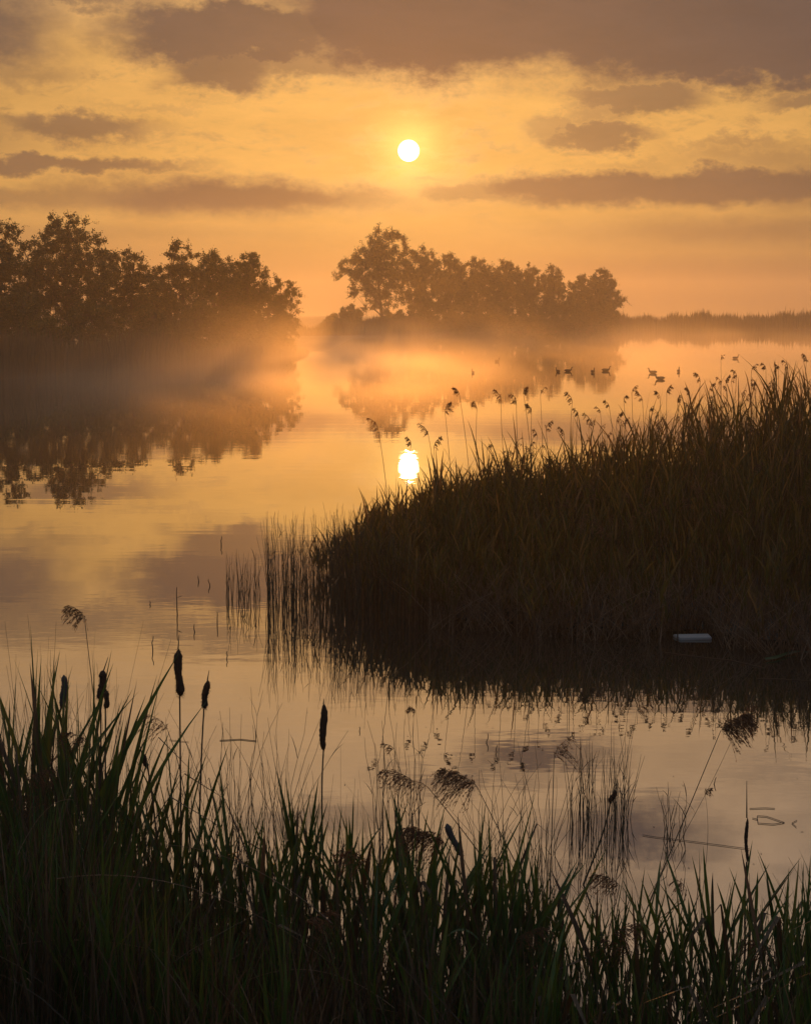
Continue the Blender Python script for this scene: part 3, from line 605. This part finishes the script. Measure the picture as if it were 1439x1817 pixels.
# ------------------------------------------------------------------ foreground plumes
def fg_plume(label, px, py, bpx, bpy_, Y, size, side, bow=0.0, nb=60, ns=12, direction=None, sp=.013, r=.0038, nleaf=1, seed=0):
    T = at(px, py, Y); B = at(bpx, bpy_, Y)
    if B[2] < .0 or bpy_ > 1700: B = np.array([xat(bpx, Y), Y, max(0, float(near_z(np.array(xat(bpx, Y)), np.array(Y))))])
    plumed_reed(label, 'plumed reeds in the foreground', T, B, bow, size, side, np.random.default_rng(seed), direction, nb, ns, sp, r, nleaf, .0006, pk=dict(along=.15, ln=1.15))
fg_plume('drooping plume high at the left, arching over the water', 150, 1098, 205, 1990, 8.6, .10, -1, 0, 44, 11, (-.3, 0, .85), seed=1)
fg_plume('small pale feathery plume hanging left of the twin cattail', 298, 1297, 345, 1990, 8.3, .13, -1, .05, 30, 8, (-.35, 0, .85), seed=2)
fg_plume('small arched plume above the large golden plume', 758, 1396, 960, 1990, 7.8, .11, -1, .02, 22, 7, (-.75, 0, .55), seed=3)
fg_plume('big dark double plume right of centre in the foreground', 846, 1396, 985, 1990, 7.8, .15, -1, .0, 120, 13, (-.6, 0, .75), seed=4)
fg_plume('large golden brown plume over the water right of centre', 790, 1498, 905, 1990, 7.5, .15, -1, .0, 130, 15, (-.65, 0, .7), seed=5)
fg_plume('lone plume on a long stem leaning right over the water', 1279, 1297, 1130, 1990, 7.9, .13, 1, 0, 150, 15, (.5, 0, .85), seed=6)
fg_plume('round brown plume below the wiry rush clump', 1100, 1572, 1062, 1990, 7.4, .10, -1, 0, 50, 9, (-.5, 0, .6), seed=7)
fg_plume('thin upright dark seed plume left of the wiry rush clump', 983, 1346, 975, 1990, 8.2, .14, 1, 0, 26, 9, (.12, 0, 1), sp=.011, seed=8)
fg_plume('small bent plume among the green blades near the right', 1218, 1580, 1185, 1990, 7.4, .07, -1, 0, 20, 7, (-.2, 0, .7), seed=18)
for i, (px, py, b, s, z, lab) in enumerate([(700, 1330, 742, -1, .05, 'tiny comb shaped plume beside the tangled twiggy stems'), (738, 1262, 735, -1, .035, 'small tuft on a crooked stalk above the golden plume'), (1130, 1262, 1040, 1, .06, 'thin pale plume above the wiry rush clump'), (1320, 1262, 1150, 1, .05, 'tip tuft beyond the long leaning plume'), (1250, 1405, 1246, 1, .03, 'tiny drooping tuft between the clump and the twig loop')]):
    fg_plume(lab, px, py, b, 1990, 8.4, z, s, .03, 14, 7, (s * .5, 0, .7), r=.0016, seed=50 + i)
for i, (px, py, s, lab) in enumerate([(45, 1385, 1, 'rusty plume low at the left edge'), (160, 1318, -1, 'rusty plume among the blades left of the twin cattail'), (85, 1430, -1, 'lowest rusty plume at the left'), (655, 1530, -1, 'upright rusty plume left of the golden plume'), (915, 1668, 1, 'fine rusty plume low right of centre'), (1085, 1660, 1, 'rusty plume low under the round brown plume'), (1375, 1690, -1, 'rusty plume low at the right edge'), (540, 1640, 1, 'rusty plume low left of centre'), (1120, 1690, -1, 'ragged rusty plume deep in the right blades'), (730, 1385, -1, 'thin curled plume left of the dark double plume')]):
    fg_plume(lab, px, py, px + 15 * s, 1990, 6.9 if py > 1450 else 7.8, .11, s, 0, 40, 9, (s * .6, 0, .6), seed=20 + i)

# ------------------------------------------------------------------ cattail spikes
def lathe(P, Rr, sides=12, jag=0.0, rg=rng):
    k = len(P); T = np.gradient(P, axis=0); T /= np.linalg.norm(T, axis=1, keepdims=True)
    A = np.cross(T, np.array([0, 1., 0])); A /= np.linalg.norm(A, axis=1, keepdims=True); B = np.cross(T, A)
    th = np.arange(sides) / sides * 2 * np.pi; Rj = Rr[:, None] * (1 + jag * rg.normal(size=(k, sides)))
    V = P[:, None] + Rj[..., None] * (A[:, None] * np.cos(th)[None, :, None] + B[:, None] * np.sin(th)[None, :, None])
    i = np.arange(k * sides).reshape(k, sides); nx = np.roll(i, -1, 1)
    q = np.stack([i[:-1], nx[:-1], nx[1:], i[1:]], -1).reshape(-1, 4)
    return V.reshape(-1, 3), q
def cattail(label, top, bot, Y, bpx, width, tip=None, mat='seed_head', fluff=.5, seed=0, extra=None):
    """top, bot: ends of the brown head (photo px), width px"""
    rg = np.random.default_rng(seed); a = at(*bot, Y); c = at(*top, Y); B = np.array([xat(bpx, Y), Y, max(0, float(near_z(np.array(xat(bpx, Y)), np.array(Y))))])
    root = empty('cattail', tuple(B)); tag(root, label, 'cattail', 'cattail heads in the foreground')
    P = curve_pts(B, a, rg.uniform(-.02, .02), 14); b = MB(); b.add(*tubes(P[None], np.linspace(.0055, .004, 14)[None], np.array([.3]), 6)); b.build('stem', M['stem'], root, smooth=True)
    k = 26; t = np.linspace(0, 1, k); C = a[None] * (1 - t[:, None]) + c[None] * t[:, None] + np.stack([.004 * np.sin(t * 6 + seed), 0 * t, 0 * t], -1)
    rr = width / 2 / F * Y * np.clip(np.minimum(t * 9, (1 - t) * 7), 0.02, 1) ** .5 * (1 + .10 * np.sin(t * 9 + seed) + .07 * rg.normal(size=k))
    hb = MB(); hb.add(*lathe(C, rr, 14, .07, rg), )
    # loose fluff
    nf = int(520 * fluff) + 40; tf = rg.uniform(0, 1, nf) ** (1.4); th = rg.uniform(0, 6.28, nf)
    cp = np.stack([np.interp(tf, t, C[:, j]) for j in range(3)], -1); r_ = np.interp(tf, t, rr)
    dr = np.stack([np.cos(th), np.sin(th), rg.normal(-.3, .5, nf)], -1)
    s0 = cp + dr * r_[:, None] * .85; hb.add(*leaves(s0, dr, rg.uniform(.004, .011, nf) * (.6 + fluff), np.full(nf, .0016), rg.uniform(0, 1, nf), rg))
    hb.build('seed_head', M[mat], root, smooth=True)
    if tip:
        e = at(*tip, Y); b = MB(); b.add(*tubes(curve_pts(c, e, 0, 5)[None], np.linspace(.0035, .0012, 5)[None], np.array([.3]), 4)); b.build('tip_spike', M['stem'], root)
    if extra:
        e = at(*extra, Y); b = MB(); b.add(*tubes(curve_pts(np.array([xat(extra[2] if len(extra) > 2 else bpx, Y), Y, .0]), e, 0, 8)[None], np.linspace(.003, .0025, 8)[None], np.array([.3]), 5)); b.build('second_stem', M['stem'], root)
    return root
cattail('tallest ragged dark cattail with a bare tip spike, left of centre', (316, 1152), (319, 1236), 8.3, 322, 14, (318, 1126), fluff=.9, seed=1)
cattail('smaller brown cattail right of the tallest ragged one', (368, 1208), (362, 1258), 8.2, 352, 11, (371, 1190), fluff=.6, seed=2)
cattail('slim upright cattail standing alone left of centre', (574, 1250), (574, 1332), 8.2, 578, 12, (575, 1240), fluff=.2, seed=3)
cattail('grey cattail among the blades near the left edge', (114, 1198), (112, 1258), 8.5, 118, 12, None, 'grey_head', .2, 4)
cattail('dark cattail with a long pointed tip in the left blades', (184, 1190), (178, 1242), 8.5, 172, 14, (192, 1166), fluff=.7, seed=5)
cattail('short dark cattail beside the pointed one in the left blades', (191, 1226), (187, 1258), 8.4, 186, 9, None, fluff=.2, seed=6)
cattail('old cattail tilted left below the dark double plume', (792, 1462), (818, 1520), 7.4, 850, 12, None, 'grey_head', .5, 7)
cattail('thin cattail on a tall straight stem near the right edge', (1325, 1452), (1325, 1530), 7.7, 1322, 6, (1325, 1386), fluff=.1, seed=8)
cattail('small dark cattail half hidden by the blades left of centre', (252, 1338), (262, 1362), 8.0, 290, 9, (248, 1322), fluff=.2, seed=9)
cattail('ragged dark head leaning right in the wiry rush clump', (1092, 1404), (1083, 1424), 8.6, 1035, 9, (1095, 1396), fluff=.5, seed=10)

# ------------------------------------------------------------------ foreground cattail plants
leafs = []
for i in range(26):
    rg = np.random.default_rng(300 + i); k = 9
    P = blade_curves(np.zeros((1, 3)), np.array([1.0]), np.array([rg.uniform(.0, .36)]), np.array([0.0]), np.array([max(0, rg.normal(.0, .05))]), k, rg.uniform(1.05, 1.6))
    kink = rg.uniform() < .12
    if kink:
        m = rg.integers(5, 8); d = P[0, m] - P[0, m - 1]; 
        for j in range(m + 1, k): P[0, j] = P[0, j - 1] + np.array([d[0] + .09, 0, -abs(d[2]) * .75])
    b = MB(); s0 = np.array([0, 1., 0]); tw = rg.uniform(-1.2, 1.2); th = np.linspace(0, tw, k)
    sd3 = np.stack([np.sin(th), np.cos(th), 0 * th], -1)[None]
    b.add(*strips(P, taper(k, 1, np.array([1.0]), rg.uniform(.45, .7), .7) * .0108, sd3, np.array([rg.uniform(0, .9)]), .35))
    leafs.append(b.mesh('leaf', M['cattail_leaf' if i % 6 else 'dry_leaf'], smooth=True))
LMK = [(20, 'the left edge'), (112, 'the grey cattail'), (182, 'the pointed dark cattail'), (290, 'the small pale feathery plume'), (320, 'the tallest ragged cattail'), (363, 'the smaller brown cattail'), (430, 'the dark floating twig'), (500, 'the fine thin stems'), (575, 'the lone upright cattail'), (650, 'the upright rusty plume'), (720, 'the tangled twiggy stems'), (760, 'the golden brown plume'), (815, 'the dark double plume'), (860, 'the old tilted cattail'), (925, 'the fine rusty plume'), (985, 'the thin dark seed plume'), (1045, 'the wiry rush clump'), (1100, 'the round brown plume'), (1200, 'the crooked stem clump'), (1240, 'the long leaning plume stem'), (1325, 'the thin straight cattail'), (1365, 'the floating twig loop'), (1439, 'the right edge')]
def where(px, lm):
    k = min(lm, key=lambda q: abs(q[0] - px)); d = px - k[0]
    return ('directly below ' if abs(d) < 9 else 'just right of ' if 0 < d < 26 else 'further right of ' if d > 0 else 'just left of ' if d > -26 else 'further left of ') + k[1]
def cattail_plant(px, Y, tipy, nl, spread, rg, label, group, wide=1.0):
    x = xat(px, Y); z0 = max(-.02, float(near_z(np.array(x), np.array(Y)))); Ht = at(px, tipy, Y)[2] - z0
    root = empty('cattail_plant', (x, Y, z0)); tag(root, label, 'plant', group)
    for j in range(nl):
        o = bpy.data.objects.new('leaf', leafs[rg.integers(0, len(leafs))]); col.objects.link(o); o.parent = root
        L = Ht * rg.uniform(.68, 1.04); ww = wide * rg.uniform(.75, 1.2)
        o.location = (rg.normal(0, .018), rg.normal(0, .02), 0)
        o.scale = (L * spread, ww, L)
        yaw = rg.choice([0, math.pi]) + rg.normal(0, .5)
        # blades show their width: turn so the broad side often faces the viewer
        o.rotation_euler = (rg.normal(0, .05), rg.normal(0, .10), yaw + rg.normal(0, .3))
    return root
# leaf meshes lean in +x with width in y; make half of them broad side on
for i, me in enumerate(leafs):
    if i % 3:
        co = np.zeros(len(me.vertices) * 3); me.vertices.foreach_get('co', co); co = co.reshape(-1, 3)
        c = co.reshape(-1, 3, 3); mid = c.mean(axis=1, keepdims=True); off = c - mid
        c2 = mid + np.stack([off[..., 1], off[..., 0], off[..., 2]], -1); me.vertices.foreach_set('co', c2.reshape(-1)); me.update()
rg = np.random.default_rng(42)
TIP = ([-60, 10, 50, 120, 200, 235, 290, 340, 400, 450, 520, 570, 620, 660, 690, 720, 780, 850, 900, 960, 1000, 1060, 1100, 1160, 1220, 1260, 1330, 1400, 1439, 1500],
       [1150, 1170, 1110, 1120, 1170, 1260, 1280, 1330, 1340, 1400, 1330, 1400, 1380, 1370, 1480, 1400, 1420, 1390, 1420, 1440, 1520, 1560, 1470, 1540, 1510, 1460, 1480, 1460, 1450, 1440])
zones = [(-40, 250, 'green cattail plant in the tall left foreground stand', 'cattail plants of the tall left stand'), (250, 700, 'green cattail plant in the lower stand left of centre', 'cattail plants left of centre'), (700, 1000, 'green cattail plant in the stand right of centre', 'cattail plants right of centre'), (1000, 1480, 'green cattail plant with broad blades at the lower right', 'cattail plants at the lower right')]
def place_plant(px, Y, tip, nl=None, spread=1.0):
    z = next((z for z in zones if z[0] <= px < z[1]), zones[-1] if px > 700 else zones[0])
    nl = int(nl or rg.integers(6, 10)); tall = 'tall' if tip < np.interp(px, *TIP) + 35 else 'middling' if tip < np.interp(px, *TIP) + 100 else 'short' if tip < np.interp(px, *TIP) + 215 else 'very low'
    cattail_plant(px, Y, tip, nl, spread, rg, f"{tall} {'front' if Y > plant_line(xat(px, Y)) - .3 else 'rear'} cattail plant of {['','','','','four','five','six','seven','eight','nine'][nl]} blades {where(px, LMK)}", z[3], 1.15)
for i in range(118):
    px = -40 + 1520 * ((i + rg.uniform(0, 1)) / 118); tip = np.interp(px, *TIP) + abs(rg.normal(0, 80)) + (-10 if px < 330 else 5)
    Yn = float(plant_line(np.array(xat(px, 7.8)))); Y = Yn + rg.uniform(-.35, .5) if px > 500 else Yn + rg.uniform(-.6, .3)
    place_plant(px, Y, tip, rg.integers(4, 7) if px > 940 or px < 420 else None, 1.1)
for px, tip in ((12, 1180), (47, 1128), (72, 1112), (98, 1175), (128, 1190), (152, 1150), (196, 1205), (222, 1260), (420, 1330), (560, 1350), (655, 1372), (868, 1388)):
    place_plant(px, float(plant_line(np.array(xat(px, 8)))) + .15, tip, 5, .7)
for i in range(60):
    px = rg.uniform(-40, 1480); Yn = float(plant_line(np.array(xat(px, 7.2)))); Y = Yn - rg.uniform(.3, 1.2)
    tip = np.interp(px, *TIP) + rg.uniform(140, 300); place_plant(px, Y, min(tip, 1720))
# dry and green undergrowth
def undergrowth(name, label, n, pxr, dyr, topadd, mat, wl, wh, seed, lean=.25, tubes_=False, droop=.1):
    rg = np.random.default_rng(seed); px = rg.uniform(*pxr, n); x0 = (px - CX) / F * 7.6
    Yv = plant_line(x0) + rg.uniform(*dyr, n); x = (px - CX) / F * (Yv * math.cos(PITCH) + CAMH * math.sin(PITCH))
    z0 = np.maximum(near_z(x, Yv), -.03); ty = np.interp(px, *TIP) + topadd[0] + rg.uniform(0, 1, n) ** .8 * (topadd[1] - topadd[0])
    Ht = np.clip(CAMH - Yv * np.tan(PITCH - np.arctan((CY - ty) / F)) - z0, .08, 1.6)
    k = 6; P = blade_curves(np.stack([x, Yv, z0], -1), Ht, np.abs(rg.normal(0, lean, n)), rg.uniform(0, 6.28, n), np.abs(rg.normal(0, droop, n)), k, 1.6)
    b = MB(); a = rg.uniform(0, 6.28, n); rnd = rg.uniform(0, 1, n)
    if tubes_: b.add(*tubes(P, rg.uniform(wl, wh, n)[:, None] * np.linspace(1, .4, k)[None], rnd, 3))
    else: b.add(*strips(P, taper(k, n, rg.uniform(wl, wh, n), .4), np.stack([np.cos(a), np.sin(a), 0 * a], -1), rnd))
    tag(b.build(name, mat), label, 'plants', None, 'stuff')
undergrowth('dry_undergrowth', 'brown dead leaves tangled low in the foreground', 3400, (-60, 1500), (-1.6, .25), (210, 430), M['dry_leaf'], .0015, .006, 51, .35)
undergrowth('dry_stalks', 'thin brown dead stalks standing in the foreground', 1500, (-60, 1500), (-1.4, .5), (60, 330), M['dry_leaf'], .0012, .0026, 52, .25, True, .08)
undergrowth('tall_stalks', 'thin wiry stalks rising above the foreground blades', 260, (-60, 1000), (-.4, .9), (-70, 130), M['stem'], .0010, .0020, 57, .22, True, .05)
undergrowth('green_undergrowth', 'narrow green blades filling the foreground stand', 1500, (-60, 1500), (-1.5, .3), (190, 430), M['green_blade'], .004, .010, 53, .22)
undergrowth('left_undergrowth', 'thick mass of narrow blades at the lower left', 1700, (-60, 520), (-2.2, .1), (250, 500), M['green_blade'], .003, .009, 54, .22)
undergrowth('left_dry_undergrowth', 'thick mass of dry brown blades at the lower left', 2600, (-60, 620), (-2.4, .1), (240, 520), M['dry_leaf'], .0015, .005, 55, .35)
# short grass on the near bank
rg = np.random.default_rng(61); n = 9000; x = rg.uniform(-2.6, 2.6, n); Yv = rg.uniform(4.6, 7.2, n); z0 = near_z(x, Yv); keep = z0 > -.01; x, Yv, z0 = x[keep], Yv[keep], z0[keep]; n = len(x)
P = blade_curves(np.stack([x, Yv, z0], -1), rg.uniform(.06, .2, n), rg.uniform(.1, .7, n), rg.uniform(0, 6.28, n), rg.uniform(0, .3, n), 5, 1.5)
a = rg.uniform(0, 6.28, n); b = MB(); b.add(*strips(P, taper(5, n, rg.uniform(.0015, .004, n), .3), np.stack([np.cos(a), np.sin(a), 0 * a], -1), rg.uniform(0, 1, n)))
tag(b.build('grass', M['grass']), 'short green grass on the near bank', 'grass', None, 'stuff')
# arching dead stems across the lower left
for i, (p0, p1, bow, Y) in enumerate([((100, 1560), (600, 1720), 60, 6.7), ((30, 1520), (130, 1420), 30, 6.9), ((100, 1360), (155, 1520), -22, 7.2), ((10, 1680), (320, 1700), 20, 6.5), ((590, 1640), (300, 1500), 30, 6.8), ((700, 1790), (440, 1740), 40, 6.5)]):
    t = np.linspace(0, 1, 14); P = np.array([at(p0[0] + (p1[0] - p0[0]) * u, p0[1] + (p1[1] - p0[1]) * u - bow * 4 * u * (1 - u), Y + .1 * math.sin(u * 3)) for u in t])
    b = MB(); b.add(*tubes(P[None], np.linspace(.0022, .0008, 14)[None], np.array([.9]), 4))
    o = b.build('bent_stem', M['dead_reed'], origin=tuple(P[0])); tag(o, ['long dead stem arching across the lower left blades', 'short dead stem bending up at the left edge', 'hooked dead stem curving down right of the rusty plumes', 'pale dead stem lying low at the left edge', 'dead stem slanting up to the left below the cattails', 'dead stem arching just above the bottom edge'][i], 'stem', 'bent dead stems in the foreground')
# broad curled leaf catching the light
t = np.linspace(0, 1, 12); P = np.array([at(735 + 150 * u - 15 * u * u, 1745 - 95 * math.sin(min(1, u * 1.1) * 2.4), 6.9) for u in t])[None]
b = MB(); b.add(*strips(P, taper(12, 1, np.array([.012]), .5), np.array([[.25, .95, .1]]), np.array([.5]), .3)); tag(b.build('curled_leaf', M['cattail_leaf'], origin=tuple(P[0, 0]), smooth=True), 'broad green leaf curling over near the bottom centre', 'leaf')

# ------------------------------------------------------------------ sticks standing in the open water
for i, (px, py, h, lab) in enumerate([(315, 1090, 48, 'forked stick standing in open water above the tallest cattail'), (271, 1155, 26, 'crooked stick in the water left of the tallest cattail'), (393, 968, 16, 'short stick in the water furthest from shore'), (354, 1032, 10, 'tiny stick in the water, left one of a pair'), (373, 1040, 12, 'tiny stick in the water, right one of a pair'), (388, 1108, 22, 'thin upright stick below the small stem cluster'), (266, 1073, 6, 'stub barely breaking the water at the left'), (347, 1122, 14, 'thin stub in the water right of the forked stick'), (402, 1170, 14, 'bent stub above the fine stems'), (865, 1318, 16, 'straight stub left of the thin seed plume'), (1268, 1392, 12, 'lone stub below the leaning plume'), (880, 1335, 12, 'second stub left of the thin seed plume'), (640, 1298, 8, 'tiny stub right of the lone cattail')]):
    B = on_water(px, py + 0); Y = B[1]; T = at(px + random.uniform(-3, 3), py - h, Y)
    P = curve_pts(B - np.array([0, 0, .05]), T, random.uniform(-.01, .01), 7); P[1:-1, 0] += np.random.default_rng(i).normal(0, .004, 5)
    b = MB(); b.add(*tubes(P[None], np.linspace(.006, .003, 7)[None] * Y / 14, np.array([.3]), 5))
    if i == 0:
        Q = curve_pts(P[4], P[4] + np.array([.05, 0, .02]), 0, 4); b.add(*tubes(Q[None], np.full((1, 4), .003), np.array([.3]), 4))
    tag(b.build('stick', M['twig'], origin=tuple(B)), lab, 'stick', 'sticks standing in the open water')
# floating bits
def floating(name, lab, pts, r, mat='twig', z=.004, group='twigs floating on the near water'):
    r *= .6
    P = np.array([on_water(a, c, z) for a, c in pts]); o0 = tuple(P[0]); b = MB()
    k = 4 * (len(P) - 1) + 1; tt = np.linspace(0, len(P) - 1, k); Q = np.stack([np.interp(tt, np.arange(len(P)), P[:, j]) for j in range(3)], -1)
    b.add(*tubes(Q[None], np.full((1, k), r), np.array([.4]), 5)); tag(b.build(name, M[mat], origin=o0), lab, 'twig', group); 
floating('floating_twig', 'bent twig loop floating near the right edge', [(1335, 1452), (1343, 1454), (1344, 1448), (1360, 1449), (1392, 1460), (1372, 1463), (1345, 1461), (1344, 1454)], .0035)
floating('floating_twig', 'forked twig tip floating right of the twig loop', [(1414, 1456), (1405, 1461), (1413, 1468)], .003)
floating('floating_twig', 'straight twig floating just above the twig loop', [(1330, 1435), (1358, 1434), (1375, 1435)], .0035)
floating('floating_twig', 'long thin twig floating left of the right edge blades', [(1140, 1482), (1165, 1486), (1185, 1488), (1240, 1495), (1330, 1507)], .003)
floating('floating_twig', 'dark twig floating right of the twin cattail', [(390, 1314), (412, 1313), (425, 1312), (455, 1315)], .005)
floating('floating_twig', 'thin twig floating behind the tallest cattail stem', [(300, 1313), (316, 1315), (335, 1317)], .003)
floating('floating_twig', 'pale straw floating at the foot of the right reed bed', [(1180, 1158), (1260, 1168), (1300, 1172), (1355, 1185)], .007, 'dead_reed')
floating('floating_twig', 'second pale straw floating near the right edge', [(1320, 1146), (1370, 1143), (1400, 1150), (1439, 1157)], .006, 'dead_reed')
floating('floating_twig', 'thin straw floating below the pale ones at the right edge', [(1345, 1204), (1390, 1205), (1450, 1209)], .005, 'dead_reed')
b = MB(); P = np.array([on_water(a, c, .02) for a, c in [(1358, 1169), (1375, 1167), (1395, 1160), (1415, 1156), (1450, 1158)]])[None]
b.add(*strips(P, taper(5, 1, np.array([.035]), .5), np.array([[0, 1., 0.1]]), np.array([.9]), .2)); tag(b.build('fallen_leaf', M['cattail_leaf'], origin=tuple(P[0, 0])), 'broad green reed leaf lying on the water at the right edge', 'leaf')
# specks drifting on the surface
rg = np.random.default_rng(77); b = MB(); n = 420
Yv = 7.5 + 34 * rg.uniform(0, 1, n) ** 1.5; x = rg.uniform(-.26, .26, n) * Yv; a = rg.uniform(0, 6.28, n); s = rg.uniform(.004, .014, n)
C = np.stack([x, Yv, np.full(n, .003)], -1); D = np.stack([np.cos(a), np.sin(a), 0 * a], -1); S = np.stack([-np.sin(a), np.cos(a), 0 * a], -1)
V = np.stack([C - D * s[:, None], C + S * (s * .35)[:, None], C + D * s[:, None], C - S * (s * .35)[:, None]], 1).reshape(-1, 3)
b.add(V, np.arange(n * 4).reshape(n, 4)); tag(b.build('floating_debris', M['twig']), 'tiny seeds and specks drifting on the water', 'debris', None, 'stuff')
# white board
c0, c1 = on_water(1197, 1128, .03), on_water(1260, 1127, .03); Lb = c1[0] - c0[0]; dpt = .16
import bmesh
bm = bmesh.new(); bmesh.ops.create_cube(bm, size=1); bmesh.ops.scale(bm, vec=(Lb, dpt, .026), verts=bm.verts)
for v in bm.verts:
    if v.co.x < 0 and v.co.y < 0: v.co.x += .035
bmesh.ops.bevel(bm, geom=bm.edges[:], offset=.006, segments=2, affect='EDGES'); me = bpy.data.meshes.new('floating_board'); bm.to_mesh(me); bm.free(); me.materials.append(M['white_board'])
ob = bpy.data.objects.new('floating_board', me); col.objects.link(ob); ob.location = ((c0[0] + c1[0]) / 2, c0[1] + .02, .012); ob.rotation_euler = (R(1.5), R(-.8), R(2)); tag(ob, 'white board floating at the foot of the right reed bed', 'board')

# ------------------------------------------------------------------ ducks
def duck(px, py, w_px, face, lab, bottom=1.0):
    B = on_water(px, py + 5); Y = B[1]; L = w_px / F * Y
    root = empty('duck', (B[0], B[1], 0)); root.rotation_euler = (0, 0, face); tag(root, lab, 'duck', 'ducks swimming on the misty water')
    s = L / 1.0
    vs = [(-.50, .16, .03), (-.38, .15, .10), (-.12, .12, .17), (.16, .12, .17), (.33, .17, .11), (.40, .30, .06), (.40, .44, .05), (.45, .52, .07), (.54, .51, .045)]
    me = bpy.data.meshes.new('body'); me.from_pydata([(x * s, 0, z * s) for x, z, r in vs], [(i, i + 1) for i in range(len(vs) - 1)], []); me.update()
    me.materials.append(M['duck'])
    o = bpy.data.objects.new('body', me); col.objects.link(o); o.parent = root
    sk = o.modifiers.new('skin', 'SKIN'); sk.use_smooth_shade = True
    for i, (x, z, r) in enumerate(vs): me.skin_vertices[0].data[i].radius = (r * s, r * s)
    me.skin_vertices[0].data[2].use_root = True
    ss = o.modifiers.new('sub', 'SUBSURF'); ss.levels = 2; ss.render_levels = 2
    b = MB(); b.add(np.array([[.57, -.03, .53], [.57, .03, .53], [.57, .03, .48], [.57, -.03, .48], [.70, -.015, .50], [.70, .015, .50], [.70, .015, .485], [.70, -.015, .485]]) * s, np.array([[0, 1, 2, 3], [4, 7, 6, 5], [0, 4, 5, 1], [1, 5, 6, 2], [2, 6, 7, 3], [3, 7, 4, 0]]))
    b.build('bill', M['bill'], root, origin=(0, 0, 0))
PI = math.pi
for d in [(839, 657, 15, PI * .55, 'duck furthest left on the misty water'), (882, 637, 14, .9, 'small far duck behind the leftmost one'), (990, 655, 15, 2.0, 'duck at the left end of the row of four'), (1008, 654, 15, .1, 'duck second from the left in the row of four'), (1052, 656, 17, -1.4, 'duck seen end on, third in the row of four'), (1075, 653, 16, -.1, 'duck at the right end of the row of four'), (1158, 657, 17, PI * .85, 'duck behind the nearest dark duck'), (1171, 668, 19, PI, 'nearest dark duck with its neck upright, facing left'), (1204, 655, 17, 1.3, 'rounded duck resting right of the nearest pair'), (1305, 631, 13, .3, 'farthest duck at the right above the reeds')]:
    duck(*d)
